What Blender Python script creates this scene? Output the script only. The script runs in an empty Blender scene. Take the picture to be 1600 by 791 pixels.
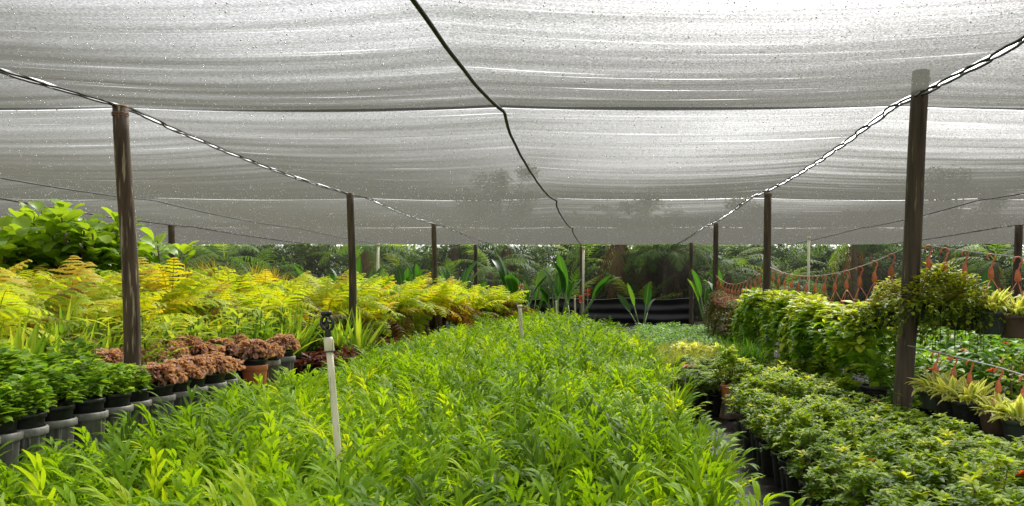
import bpy, math, random
import numpy as np
R = math.radians
rng = np.random.default_rng(7)
random.seed(7)
SC = bpy.context.scene
COL = SC.collection

# ------------------------------------------------------------------ camera model
F, CX, CY, H = 1200.0, 950.0, 450.0, 1.2      # focal and vanishing point of the rows (1600 px wide photo), eye height

def at(px, py, Y):
    return np.array([(px - CX) / F * Y, Y, H - (py - CY) / F * Y])

# ------------------------------------------------------------------ materials
def new_mat(name):
    m = bpy.data.materials.new(name); m.use_nodes = True
    nt = m.node_tree; nt.nodes.clear()
    out = nt.nodes.new('ShaderNodeOutputMaterial')
    return m, nt, out

def node(nt, typ, **kw):
    n = nt.nodes.new(typ)
    for k, v in kw.items():
        if hasattr(n, k): setattr(n, k, v)
        else: n.inputs[k].default_value = v
    return n

def link(nt, a, ao, b, bi):
    nt.links.new(a.outputs[ao], b.inputs[bi])

def ramp(nt, stops, interp='LINEAR'):
    r = nt.nodes.new('ShaderNodeValToRGB')
    r.color_ramp.interpolation = interp
    e = r.color_ramp.elements
    while len(e) < len(stops): e.new(0.5)
    for el, (p, c) in zip(e, stops):
        el.position = p; el.color = (*c, 1) if len(c) == 3 else c
    return r

def math_n(nt, op, a=None, b=None):
    n = nt.nodes.new('ShaderNodeMath'); n.operation = op
    for i, v in enumerate((a, b)):
        if v is None: continue
        if isinstance(v, (int, float)): n.inputs[i].default_value = v
        else: nt.links.new(v, n.inputs[i])
    return n

def leaf_mat(name, stops, edge=None, rough=.5, trans=.45, vary=.12, gain=1.7, mottled=.25, spec=.13):
    """leaf: colour by the leaf's own tint; edge = colour of a variegated margin"""
    m, nt, out = new_mat(name)
    at_ = node(nt, 'ShaderNodeAttribute', attribute_name='leaf')
    sep = node(nt, 'ShaderNodeSeparateXYZ'); link(nt, at_, 'Vector', sep, 0)
    oi = node(nt, 'ShaderNodeObjectInfo')
    v = math_n(nt, 'MULTIPLY_ADD', oi.outputs['Random'], vary); v.inputs[2].default_value = -vary / 2
    geo = node(nt, 'ShaderNodeNewGeometry')
    nz = node(nt, 'ShaderNodeTexNoise'); nz.inputs['Scale'].default_value = 45; nz.inputs['Detail'].default_value = 2
    link(nt, geo, 'Position', nz, 'Vector')
    nv = math_n(nt, 'MULTIPLY_ADD', nz.outputs['Fac'], mottled); nv.inputs[2].default_value = -mottled / 2
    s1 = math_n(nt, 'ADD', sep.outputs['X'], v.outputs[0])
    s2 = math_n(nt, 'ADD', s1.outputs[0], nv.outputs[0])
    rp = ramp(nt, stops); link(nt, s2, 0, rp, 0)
    col = rp.outputs['Color']
    # paler midrib
    mid = math_n(nt, 'LESS_THAN', sep.outputs['Y'], .10)
    mm = math_n(nt, 'MULTIPLY', mid.outputs[0], .25)
    mx0 = node(nt, 'ShaderNodeMix', data_type='RGBA'); nt.links.new(mm.outputs[0], mx0.inputs['Factor'])
    nt.links.new(col, mx0.inputs['A']); mx0.inputs['B'].default_value = (.25, .32, .08, 1)
    col = mx0.outputs['Result']
    if edge is not None:
        e1 = math_n(nt, 'MULTIPLY_ADD', nz.outputs['Fac'], .5); nt.links.new(sep.outputs['Y'], e1.inputs[2])
        st = ramp(nt, [(.62, (0, 0, 0)), (.78, (1, 1, 1))]); link(nt, e1, 0, st, 0)
        mx = node(nt, 'ShaderNodeMix', data_type='RGBA'); link(nt, st, 'Color', mx, 'Factor')
        nt.links.new(col, mx.inputs['A']); mx.inputs['B'].default_value = (*edge, 1)
        col = mx.outputs['Result']
    p = node(nt, 'ShaderNodeBsdfPrincipled'); nt.links.new(col, p.inputs['Base Color'])
    p.inputs['Roughness'].default_value = rough; p.inputs['Specular IOR Level'].default_value = spec
    tr = node(nt, 'ShaderNodeBsdfTranslucent')
    g = node(nt, 'ShaderNodeMix', data_type='RGBA'); g.blend_type = 'MULTIPLY'; g.inputs['Factor'].default_value = 1
    nt.links.new(col, g.inputs['A']); g.inputs['B'].default_value = (gain * 1.1, gain, gain * .5, 1)
    g.clamp_result = True
    link(nt, g, 'Result', tr, 'Color')
    ms = node(nt, 'ShaderNodeMixShader'); ms.inputs[0].default_value = trans
    link(nt, p, 0, ms, 1); link(nt, tr, 0, ms, 2); link(nt, ms, 0, out, 0)
    return m

def plain_mat(name, c1, c2=None, scale=(12, 12, 12), rough=.5, spec=.5, bump=0.0, detail=5, stain=None, vary=0):
    m, nt, out = new_mat(name)
    tc = node(nt, 'ShaderNodeTexCoord'); mp = node(nt, 'ShaderNodeMapping'); mp.inputs['Scale'].default_value = scale
    oi = node(nt, 'ShaderNodeObjectInfo')
    link(nt, tc, 'Object', mp, 0)
    ofs = node(nt, 'ShaderNodeCombineXYZ')
    k = math_n(nt, 'MULTIPLY', oi.outputs['Random'], 37.0)
    for i in range(3): link(nt, k, 0, ofs, i)
    link(nt, ofs, 0, mp, 'Location')
    nz = node(nt, 'ShaderNodeTexNoise'); nz.inputs['Scale'].default_value = 1; nz.inputs['Detail'].default_value = detail
    link(nt, mp, 0, nz, 'Vector')
    rp = ramp(nt, [(.3, c1), (.7, c2 or c1)]); link(nt, nz, 'Fac', rp, 0)
    col = rp.outputs['Color']
    if stain:
        n2 = node(nt, 'ShaderNodeTexNoise'); n2.inputs['Scale'].default_value = stain[1]; n2.inputs['Detail'].default_value = 6
        link(nt, mp, 0, n2, 'Vector')
        r2 = ramp(nt, [(stain[2], (0, 0, 0)), (stain[2] + .08, (1, 1, 1))]); link(nt, n2, 'Fac', r2, 0)
        mx = node(nt, 'ShaderNodeMix', data_type='RGBA'); link(nt, r2, 'Color', mx, 'Factor')
        nt.links.new(col, mx.inputs['A']); mx.inputs['B'].default_value = (*stain[0], 1); col = mx.outputs['Result']
    if vary:
        hv = node(nt, 'ShaderNodeHueSaturation')
        vv = math_n(nt, 'MULTIPLY_ADD', oi.outputs['Random'], vary); vv.inputs[2].default_value = 1 - vary / 2
        link(nt, vv, 0, hv, 'Value'); nt.links.new(col, hv.inputs['Color']); col = hv.outputs['Color']
    p = node(nt, 'ShaderNodeBsdfPrincipled'); nt.links.new(col, p.inputs['Base Color'])
    p.inputs['Roughness'].default_value = rough; p.inputs['Specular IOR Level'].default_value = spec
    if bump:
        b = node(nt, 'ShaderNodeBump'); b.inputs['Strength'].default_value = bump; b.inputs['Distance'].default_value = .01
        link(nt, nz, 'Fac', b, 'Height'); link(nt, b, 0, p, 'Normal')
    link(nt, p, 0, out, 0)
    return m

def net_mat(name, k0, thread=(.2, .2, .2), glow=(.3, .3, .29), streaks=True):
    """knitted shade cloth: open holes between threads; the lower the angle, the more thread a ray meets"""
    m, nt, out = new_mat(name)
    geo = node(nt, 'ShaderNodeNewGeometry')
    dt = nt.nodes.new('ShaderNodeVectorMath'); dt.operation = 'DOT_PRODUCT'
    link(nt, geo, 'Incoming', dt, 0); link(nt, geo, 'Normal', dt, 1)
    c = math_n(nt, 'ABSOLUTE', dt.outputs['Value'])
    c = math_n(nt, 'MAXIMUM', c.outputs[0], .03)
    mp = node(nt, 'ShaderNodeMapping'); link(nt, geo, 'Position', mp, 0)
    mp.inputs['Scale'].default_value = (.4, 30, 1) if streaks else (5, 5, 5)
    nz = node(nt, 'ShaderNodeTexNoise'); nz.inputs['Scale'].default_value = 1; nz.inputs['Detail'].default_value = 3
    nz.inputs['Roughness'].default_value = .6
    link(nt, mp, 0, nz, 'Vector')
    lo = node(nt, 'ShaderNodeTexNoise'); lo.inputs['Scale'].default_value = .3; lo.inputs['Detail'].default_value = 2
    link(nt, geo, 'Position', lo, 'Vector')
    gr = node(nt, 'ShaderNodeTexNoise'); gr.inputs['Scale'].default_value = 85; gr.inputs['Detail'].default_value = 3
    link(nt, geo, 'Position', gr, 'Vector')
    r1 = ramp(nt, [(.26, (.15,) * 3), (.34, (.86,) * 3), (.52, (1.0,) * 3), (.8, (1.12,) * 3)]); link(nt, nz, 'Fac', r1, 0)
    r2 = ramp(nt, [(.35, (.72,) * 3), (.65, (1.05,) * 3)]); link(nt, lo, 'Fac', r2, 0)
    r3 = ramp(nt, [(.3, (.62,) * 3), (.7, (1.15,) * 3)]); link(nt, gr, 'Fac', r3, 0)
    k = math_n(nt, 'MULTIPLY', r1.outputs['Color'], r3.outputs['Color'])
    k = math_n(nt, 'MULTIPLY', k.outputs[0], r2.outputs['Color'])
    k = math_n(nt, 'MULTIPLY', k.outputs[0], -k0)
    d = math_n(nt, 'DIVIDE', k.outputs[0], c.outputs[0])
    T = math_n(nt, 'EXPONENT', d.outputs[0])
    df = node(nt, 'ShaderNodeBsdfDiffuse'); df.inputs['Color'].default_value = (*thread, 1)
    tl = node(nt, 'ShaderNodeBsdfTranslucent'); tl.inputs['Color'].default_value = (*glow, 1)
    ad = node(nt, 'ShaderNodeMixShader'); ad.inputs[0].default_value = .5
    link(nt, df, 0, ad, 1); link(nt, tl, 0, ad, 2)
    tp = node(nt, 'ShaderNodeBsdfTransparent')
    ms = node(nt, 'ShaderNodeMixShader'); link(nt, T, 0, ms, 0); link(nt, ad, 0, ms, 1); link(nt, tp, 0, ms, 2)
    link(nt, ms, 0, out, 0)
    return m

# leaf palettes (linear albedo)
M = {}
M['kang'] = leaf_mat('kangaroo_fern_leaf', [(0, (.055, .11, .005)), (.35, (.125, .245, .005)), (.7, (.235, .39, .007)), (1, (.38, .47, .012))], rough=.5, spec=.13)
M['yfern'] = leaf_mat('yellow_fern_leaf', [(0, (.10, .035, .008)), (.16, (.16, .09, .012)), (.3, (.17, .27, .012)), (.5, (.33, .45, .014)), (.75, (.44, .48, .018)), (1, (.52, .38, .03))], rough=.5, trans=.42, vary=.38)
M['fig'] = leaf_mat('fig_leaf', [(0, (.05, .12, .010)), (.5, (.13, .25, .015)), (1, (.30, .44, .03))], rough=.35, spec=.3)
M['strap'] = leaf_mat('strap_leaf', [(0, (.07, .16, .015)), (.5, (.16, .30, .025)), (1, (.38, .46, .05))], rough=.4)
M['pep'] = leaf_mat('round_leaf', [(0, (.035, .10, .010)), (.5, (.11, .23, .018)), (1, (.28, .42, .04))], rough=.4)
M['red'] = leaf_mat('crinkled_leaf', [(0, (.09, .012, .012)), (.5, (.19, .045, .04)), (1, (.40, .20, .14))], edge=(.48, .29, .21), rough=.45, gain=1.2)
M['burg'] = leaf_mat('burgundy_leaf', [(0, (.03, .006, .008)), (.6, (.10, .02, .02)), (1, (.22, .07, .05))], rough=.3, gain=1.1)
M['pink'] = leaf_mat('pink_leaf', [(0, (.22, .05, .03)), (.6, (.42, .14, .09)), (1, (.16, .2, .03))], rough=.4, gain=1.2)
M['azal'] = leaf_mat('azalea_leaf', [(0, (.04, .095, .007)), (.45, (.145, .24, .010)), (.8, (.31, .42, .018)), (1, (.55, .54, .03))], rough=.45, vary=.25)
M['pothos'] = leaf_mat('pothos_leaf', [(0, (.04, .11, .010)), (.5, (.15, .30, .012)), (1, (.54, .58, .05))], rough=.33, vary=.25)
M['tiny'] = leaf_mat('small_basket_leaf', [(0, (.04, .085, .01)), (.5, (.15, .22, .018)), (1, (.42, .44, .04))], rough=.4, vary=.25)
M['olive'] = leaf_mat('olive_leaf', [(0, (.05, .03, .012)), (.4, (.06, .08, .014)), (.75, (.12, .15, .02)), (1, (.25, .08, .05))], rough=.45, vary=.3)
M['varieg'] = leaf_mat('variegated_leaf', [(0, (.06, .16, .02)), (.5, (.2, .33, .03)), (1, (.46, .48, .05))], edge=(.62, .58, .22), rough=.4)
M['mint'] = leaf_mat('mint_leaf', [(0, (.03, .09, .008)), (.5, (.085, .21, .014)), (1, (.20, .36, .03))], rough=.36)
M['grassy'] = leaf_mat('fine_grass_leaf', [(0, (.10, .15, .02)), (.5, (.24, .29, .05)), (1, (.40, .40, .10))], rough=.5)
M['banana'] = leaf_mat('banana_leaf', [(0, (.015, .06, .012)), (.6, (.04, .14, .018)), (1, (.12, .25, .03))], rough=.35, gain=1.5, spec=.35)
M['drac'] = leaf_mat('spiky_leaf', [(0, (.06, .07, .014)), (.5, (.26, .22, .03)), (1, (.46, .36, .06))], rough=.45)
M['palm'] = leaf_mat('palm_leaf', [(0, (.025, .06, .008)), (.5, (.07, .15, .015)), (1, (.22, .29, .03))], rough=.55, spec=.1)
M['dead'] = leaf_mat('dead_frond', [(0, (.07, .04, .02)), (1, (.24, .15, .07))], rough=.7, gain=1.0)
M['tree'] = leaf_mat('tree_leaf', [(0, (.018, .042, .006)), (.6, (.045, .10, .010)), (1, (.11, .18, .02))], rough=.55, spec=.1)
M['flower_pink'] = leaf_mat('pink_petal', [(0, (.55, .22, .25)), (1, (.8, .55, .52))], rough=.5, gain=1.0)
M['flower_white'] = leaf_mat('pale_petal', [(0, (.5, .36, .22)), (1, (.62, .55, .40))], rough=.5, gain=1.0)
M['flower_orange'] = leaf_mat('orange_petal', [(0, (.55, .07, .02)), (1, (.75, .22, .04))], rough=.5, gain=1.0)
M['helic'] = leaf_mat('red_bract', [(0, (.35, .03, .02)), (1, (.55, .12, .03))], rough=.4, gain=1.0)

M['wood'] = plain_mat('weathered_wood', (.028, .02, .012), (.10, .07, .04), scale=(30, 30, 2.2), rough=.8, bump=.6, stain=((.22, .17, .10), 1.3, .64))
M['lichen_wood'] = plain_mat('lichen_wood', (.03, .02, .012), (.105, .065, .035), scale=(30, 30, 2.2), rough=.85, bump=.6, stain=((.34, .27, .17), 1.6, .57))
M['wood_cut'] = plain_mat('cut_wood', (.28, .13, .06), (.4, .22, .1), scale=(40, 40, 40), rough=.8)
M['bark'] = plain_mat('palm_bark', (.09, .065, .045), (.24, .18, .12), scale=(6, 6, 14), rough=.9, bump=.5)
M['stem'] = plain_mat('brown_stem', (.06, .04, .02), (.15, .10, .045), scale=(30, 30, 30), rough=.7)
M['green_stem'] = plain_mat('green_stem', (.05, .12, .02), (.12, .2, .03), scale=(20, 20, 6), rough=.5)
M['black_plastic'] = plain_mat('black_plastic', (.008, .008, .009), (.02, .02, .022), scale=(18, 18, 40), rough=.38, stain=((.055, .05, .045), 2.0, .62))
M['grey_plastic'] = plain_mat('faded_grey_plastic', (.05, .05, .046), (.15, .145, .13), scale=(34, 34, 4), rough=.65, stain=((.30, .28, .25), 1.3, .58), vary=.4)
M['grey_rim'] = plain_mat('pale_pot_rim', (.13, .125, .11), (.26, .25, .22), scale=(25, 25, 25), rough=.6)
M['terracotta'] = plain_mat('orange_plastic_pot', (.42, .12, .045), (.55, .19, .075), scale=(12, 12, 4), rough=.5, vary=.15)
M['brown_plastic'] = plain_mat('brown_plastic', (.055, .034, .024), (.11, .07, .05), scale=(12, 12, 4), rough=.45)
M['dark_green_plastic'] = plain_mat('dark_green_plastic', (.02, .026, .022), (.05, .06, .05), scale=(12, 12, 4), rough=.45)
M['hook'] = plain_mat('rusty_orange_plastic', (.45, .10, .035), (.60, .19, .08), scale=(60, 60, 60), rough=.55, vary=.4)
M['soil'] = plain_mat('potting_soil', (.012, .008, .005), (.05, .034, .02), scale=(60, 60, 60), rough=.95)
M['pvc'] = plain_mat('aged_cream_pvc', (.62, .58, .38), (.74, .70, .52), scale=(30, 30, 4), rough=.4, stain=((.40, .36, .18), 1.6, .60))
M['rope'] = plain_mat('black_rope', (.008, .008, .008), (.03, .03, .03), scale=(80, 80, 80), rough=.6)
M['string'] = plain_mat('grey_string', (.3, .3, .3), (.5, .5, .5), scale=(80, 80, 80), rough=.5)
M['rust_string'] = plain_mat('rusty_wire', (.16, .08, .04), (.3, .17, .10), scale=(80, 80, 80), rough=.7)
M['tarp'] = plain_mat('black_sheeting', (.006, .006, .007), (.014, .014, .016), scale=(3, 3, 9), rough=.33, bump=.3)
M['net'] = net_mat('black_shade_cloth', .72, thread=(.09, .088, .078), glow=(.085, .084, .072))
M['net_side'] = net_mat('side_shade_cloth', .85, thread=(.02, .022, .02), glow=(.025, .025, .022), streaks=False)
M['seam'] = net_mat('doubled_shade_cloth', .42, thread=(.08, .08, .075), glow=(.075, .075, .07))

# water drops
m, nt, out = new_mat('water_drop')
a_ = node(nt, 'ShaderNodeBsdfTranslucent'); a_.inputs['Color'].default_value = (.75, .75, .75, 1)
b_ = node(nt, 'ShaderNodeBsdfGlossy'); b_.inputs['Roughness'].default_value = .1
ms = node(nt, 'ShaderNodeMixShader'); ms.inputs[0].default_value = .3
link(nt, a_, 0, ms, 1); link(nt, b_, 0, ms, 2); link(nt, ms, 0, out, 0); M['drop'] = m

# ground
m, nt, out = new_mat('ground_soil')
geo = node(nt, 'ShaderNodeNewGeometry')
n1 = node(nt, 'ShaderNodeTexNoise'); n1.inputs['Scale'].default_value = .5; n1.inputs['Detail'].default_value = 8
link(nt, geo, 'Position', n1, 'Vector')
r1 = ramp(nt, [(.3, (.06, .10, .02)), (.5, (.16, .13, .07)), (.7, (.30, .24, .16))]); link(nt, n1, 'Fac', r1, 0)
p = node(nt, 'ShaderNodeBsdfPrincipled'); link(nt, r1, 'Color', p, 'Base Color'); p.inputs['Roughness'].default_value = .95
link(nt, p, 0, out, 0); M['ground'] = m
M['floor'] = plain_mat('weed_mat', (.010, .010, .010), (.035, .032, .028), scale=(3, 3, 3), rough=.9, spec=.08, bump=.3, stain=((.06, .05, .035), 3, .6))
m, nt, out = new_mat('wet_weed_mat')
geo = node(nt, 'ShaderNodeNewGeometry')
n1 = node(nt, 'ShaderNodeTexNoise'); n1.inputs['Scale'].default_value = 4; n1.inputs['Detail'].default_value = 6
link(nt, geo, 'Position', n1, 'Vector')
wv = node(nt, 'ShaderNodeTexWave'); wv.bands_direction = 'Y'; wv.inputs['Scale'].default_value = 1.6; wv.inputs['Distortion'].default_value = 1.5
link(nt, geo, 'Position', wv, 'Vector')
r1 = ramp(nt, [(.3, (.006, .006, .006)), (.6, (.018, .015, .012)), (.75, (.06, .042, .03))]); link(nt, n1, 'Fac', r1, 0)
p = node(nt, 'ShaderNodeBsdfPrincipled'); link(nt, r1, 'Color', p, 'Base Color')
rr = ramp(nt, [(.35, (.22,) * 3), (.65, (.6,) * 3)]); link(nt, n1, 'Fac', rr, 0); link(nt, rr, 'Color', p, 'Roughness'); p.inputs['Specular IOR Level'].default_value = .2
b = node(nt, 'ShaderNodeBump'); b.inputs['Strength'].default_value = .25; b.inputs['Distance'].default_value = .02
link(nt, wv, 'Fac', b, 'Height'); link(nt, b, 0, p, 'Normal'); link(nt, p, 0, out, 0); M['path'] = m

# ------------------------------------------------------------------ mesh building
def norm(v):
    return v / np.maximum(np.linalg.norm(v, axis=-1, keepdims=True), 1e-9)

class MB:
    """collects quads with a per-vertex (tint, across, along)"""
    def __init__(s): s.v = []; s.f = []; s.a = []; s.n = 0
    def add(s, v, f, a=None):
        v = np.asarray(v, float).reshape(-1, 3); f = np.asarray(f, int).reshape(-1, 4)
        s.v.append(v); s.f.append(f + s.n)
        s.a.append(np.zeros((len(v), 3)) + .5 if a is None else np.asarray(a, float).reshape(-1, 3)); s.n += len(v)
    def mesh(s, name, mat, smooth=True):
        v = np.concatenate(s.v); f = np.concatenate(s.f); a = np.concatenate(s.a)
        me = bpy.data.meshes.new(name)
        me.vertices.add(len(v)); me.vertices.foreach_set('co', v.astype(np.float32).ravel())
        me.loops.add(f.size); me.loops.foreach_set('vertex_index', f.astype(np.int32).ravel())
        me.polygons.add(len(f)); me.polygons.foreach_set('loop_start', np.arange(0, f.size, 4, dtype=np.int32))
        me.polygons.foreach_set('use_smooth', np.full(len(f), smooth))
        me.update(calc_edges=True)
        at_ = me.attributes.new('leaf', 'FLOAT_VECTOR', 'POINT'); at_.data.foreach_set('vector', a.astype(np.float32).ravel())
        me.materials.append(mat)
        return me
    def obj(s, name, mat, parent=None, smooth=True):
        return ob(name, s.mesh(name, mat, smooth), parent)

def ob(name, me, parent=None):
    o = bpy.data.objects.new(name, me); COL.objects.link(o)
    if parent: o.parent = parent
    return o

def ribbons(mb, P, D, S, L, W, prof, bend=0., cup=.15, tint=.5, wide=True, up=True, power=1.0, twist=0.):
    """N curved leaf blades. P base, D direction, S width direction, L length, W width, prof width profile,
    bend total droop angle. Returns spine points/directions/normals/sides (N,K+1,3)."""
    P = np.asarray(P, float); N = len(P); K = len(prof) - 1
    D = norm(np.broadcast_to(D, (N, 3)).astype(float)); S = np.broadcast_to(S, (N, 3)).astype(float)
    S = norm(S - (S * D).sum(1, keepdims=True) * D)
    Nn = np.cross(D, S)
    if up:
        fl = np.where(Nn[:, 2:3] < 0, -1., 1.); S = S * fl; Nn = Nn * fl
    L = np.broadcast_to(L, (N,)).astype(float); W = np.broadcast_to(W, (N,)).astype(float)
    bend = np.broadcast_to(bend, (N,)).astype(float); tint = np.broadcast_to(tint, (N,)).astype(float)
    t = np.linspace(0, 1, K + 1)
    ph = bend[:, None] * t[None] ** power
    c, s_ = np.cos(ph)[..., None], np.sin(ph)[..., None]
    dirs = D[:, None] * c - Nn[:, None] * s_
    nrm = Nn[:, None] * c + D[:, None] * s_
    step = (L / K)[:, None, None] * (dirs[:, :-1] + dirs[:, 1:]) / 2
    pos = P[:, None] + np.concatenate([np.zeros((N, 1, 3)), np.cumsum(step, 1)], 1)
    side = np.broadcast_to(S[:, None], dirs.shape)
    if np.any(twist):
        tw = np.broadcast_to(twist, (N,))[:, None] * t[None]
        ct, st = np.cos(tw)[..., None], np.sin(tw)[..., None]
        side = side * ct + nrm * st; nrm = np.cross(dirs, side)
    w = (W[:, None] * np.asarray(prof)[None] / 2)[..., None]
    e1 = pos + side * w + nrm * w * 2 * cup; e2 = pos - side * w + nrm * w * 2 * cup
    if wide:
        V = np.stack([e1, pos, e2], 2); nb = 3; ac = np.array([1., 0., 1.])
    else:
        V = np.stack([e1, e2], 2); nb = 2; ac = np.array([.6, .6])
    A = np.empty(V.shape); A[..., 0] = tint[:, None, None]; A[..., 1] = ac[None, None]; A[..., 2] = t[None, :, None]
    base = (np.arange(N) * (K + 1) * nb)[:, None, None]
    k = np.arange(K)[None, :, None] * nb; j = np.arange(nb - 1)[None, None, :]
    i0 = base + k + j
    mb.add(V, np.stack([i0, i0 + 1, i0 + nb + 1, i0 + nb], -1), A)
    return pos, dirs, nrm, side

def tube(mb, pts, rad, seg=8, tint=.5, cap=True):
    pts = np.asarray(pts, float); n = len(pts); rad = np.broadcast_to(rad, (n,)).astype(float)
    d = norm(np.gradient(pts, axis=0))
    ref = np.array([0, 0, 1.]) if abs(d[0, 2]) < .8 else np.array([1., 0, 0])
    u = np.empty_like(pts); u[0] = norm(np.cross(d[0], ref))
    for i in range(1, n): u[i] = norm(u[i - 1] - (u[i - 1] @ d[i]) * d[i])
    w = np.cross(d, u)
    an = np.linspace(0, 2 * np.pi, seg, endpoint=False)
    ring = pts[:, None] + rad[:, None, None] * (np.cos(an)[None, :, None] * u[:, None] + np.sin(an)[None, :, None] * w[:, None])
    if cap:
        ring = np.concatenate([np.repeat(pts[:1, None], seg, 1), ring, np.repeat(pts[-1:, None], seg, 1)])
        n += 2
    i = np.arange(n - 1)[:, None] * seg; j = np.arange(seg)[None]; j2 = (j + 1) % seg
    A = np.zeros((n * seg, 3)) + .5; A[:, 0] = tint
    mb.add(ring.reshape(-1, 3), np.stack([i + j, i + j2, i + seg + j2, i + seg + j], -1), A)

def lathe(mb, prof, seg=24, c=(0, 0, 0), square=0):
    prof = np.asarray(prof, float); n = len(prof)
    an = np.linspace(0, 2 * np.pi, seg, endpoint=False)
    rr = np.ones(seg)
    if square: rr = 1 / (np.abs(np.cos(an)) ** square + np.abs(np.sin(an)) ** square) ** (1 / square)
    v = np.stack([prof[:, 0:1] * np.cos(an) * rr, prof[:, 0:1] * np.sin(an) * rr, np.repeat(prof[:, 1:2], seg, 1)], -1) + np.asarray(c)
    i = np.arange(n - 1)[:, None] * seg; j = np.arange(seg)[None]; j2 = (j + 1) % seg
    mb.add(v, np.stack([i + j, i + j2, i + seg + j2, i + seg + j], -1))

def box(mb, c, s, rz=0):
    c = np.asarray(c, float); s = np.asarray(s, float) / 2
    v = np.array([[x, y, z] for x in (-1, 1) for y in (-1, 1) for z in (-1, 1)]) * s
    co, si = math.cos(rz), math.sin(rz)
    v = np.stack([v[:, 0] * co - v[:, 1] * si, v[:, 0] * si + v[:, 1] * co, v[:, 2]], 1) + c
    mb.add(v, [[0, 1, 3, 2], [4, 6, 7, 5], [0, 4, 5, 1], [2, 3, 7, 6], [0, 2, 6, 4], [1, 5, 7, 3]])

def thing(name, label, cat, loc=(0, 0, 0), rz=0., group=None, scale=1.0):
    o = bpy.data.objects.new(name, None); COL.objects.link(o)
    o.empty_display_size = .1
    o.location = [float(x) for x in loc]; o.rotation_euler = (0, 0, rz); o.scale = (scale,) * 3
    o['label'] = label; o['category'] = cat
    if group: o['group'] = group
    return o

def tag(o, label, cat, group=None):
    o['label'] = label; o['category'] = cat
    if group: o['group'] = group
    return o

def parts(root, spec):
    """spec: list of (name, mesh, [sub spec]) put under root as shared-mesh objects"""
    for e in spec:
        o = ob(e[0], e[1], root)
        if len(e) > 2: parts(o, e[2])

def U(a, b, n=None): return rng.uniform(a, b, n)

def angdir(az, el):
    az, el = np.broadcast_arrays(np.asarray(az, float), np.asarray(el, float))
    return np.stack([np.cos(az) * np.cos(el), np.sin(az) * np.cos(el), np.sin(el)], -1)

def sidev(az):
    az = np.asarray(az, float)
    return np.stack([-np.sin(az), np.cos(az), np.zeros_like(az)], -1)

ELL = [.25, .8, 1., .75, .05]                 # elliptic blade
LANCE = [.5, .9, 1., .85, .55, .04]
OBOV = [.15, .5, .85, 1.0, .88, .5]            # fig
HEART = [.55, 1., .85, .5, .03]
STRAP = [.7, .95, 1., .9, .7, .4, .03]

def frond(mb, P, D, S, L, bend, J, plen, pw, ang, rw, tint, pbend=.5, prof=(.8, 1, .7, .05), wide=False, start=.2, lift=0., power=1.0, jitter=.0, cup=.1):
    """pinnate frond: rachis ribbon + J pairs of leaflets"""
    K = J
    pos, dr, nr, sd = ribbons(mb, P, D, S, L, rw, np.linspace(1, .25, K + 1), bend, .2, tint, wide=False, power=power)
    j0 = int(start * K)
    idx = np.arange(j0, K + 1)
    out = []
    fr = (idx - j0) / max(1, K - j0)
    pl = np.interp(fr, np.linspace(0, 1, len(plen)), plen)
    for sg in (1, -1):
        N = len(P); n = len(idx)
        d = dr[:, idx]; s = sd[:, idx] * sg; u = nr[:, idx]
        a = (np.interp(fr, [0, 1], ang))[None, :, None] * np.ones((N, n, 1)) + (U(-jitter, jitter, (N, n, 1)) if jitter else 0)
        pd = d * np.cos(a) + s * np.sin(a) + u * lift
        ps = np.cross(u, pd)
        LL = (np.broadcast_to(L, (N,))[:, None] * pl[None]).ravel() * (1 + (U(-jitter, jitter, N * n) if jitter else 0))
        out.append((pos[:, idx].reshape(-1, 3), pd.reshape(-1, 3), ps.reshape(-1, 3), LL, np.repeat(np.broadcast_to(tint, (N,)), n)))
    Pq, Dq, Sq, Lq, Tq = [np.concatenate(x) for x in zip(*out)]
    Wq = np.broadcast_to(pw, (len(Lq),)) if np.ndim(pw) == 0 else pw
    ribbons(mb, Pq, Dq, Sq, Lq, Wq, prof, pbend, cup, Tq, wide=wide, up=True)
    return Pq, Dq, Sq, Lq, Tq

# ------------------------------------------------------------------ setting: ground
def sheet(name, x0, x1, y0, y1, z, mat, nx=1, ny=1, amp=0):
    mb = MB(); X, Y = np.meshgrid(np.linspace(x0, x1, nx + 1), np.linspace(y0, y1, ny + 1), indexing='ij')
    Z = z + amp * (np.sin(X * 1.3 + Y * .7) + np.sin(Y * 1.9 - X * .8)) / 2
    i = np.arange(nx)[:, None] * (ny + 1) + np.arange(ny)[None]
    mb.add(np.stack([X, Y, Z], -1), np.stack([i, i + ny + 1, i + ny + 2, i + 1], -1))
    o = mb.obj(name, mat); o['kind'] = 'structure'; return o
sheet('ground', -400, 400, -60, 700, 0, M['ground'])
sheet('nursery_floor', -14.5, 14.5, -8, 25.6, .004, M['floor'])
sheet('path', .66, 1.08, -1, 14.5, .012, M['path'], 4, 60, .003)

# ------------------------------------------------------------------ shade roof
ZT = 2.6
ROW = [-15.2, -9.5, -3.73, 2.2, 9.0, 15.0]             # lines of posts
MID = [-12.4, -7.1, -.86, 5.75, 12.0]                    # cables half-way between
SEAM = [-1.6, .3, 5.95, 12.0, 17.6, 24.4]
SAG = [.12, .19, .16, .09, .05]

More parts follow.
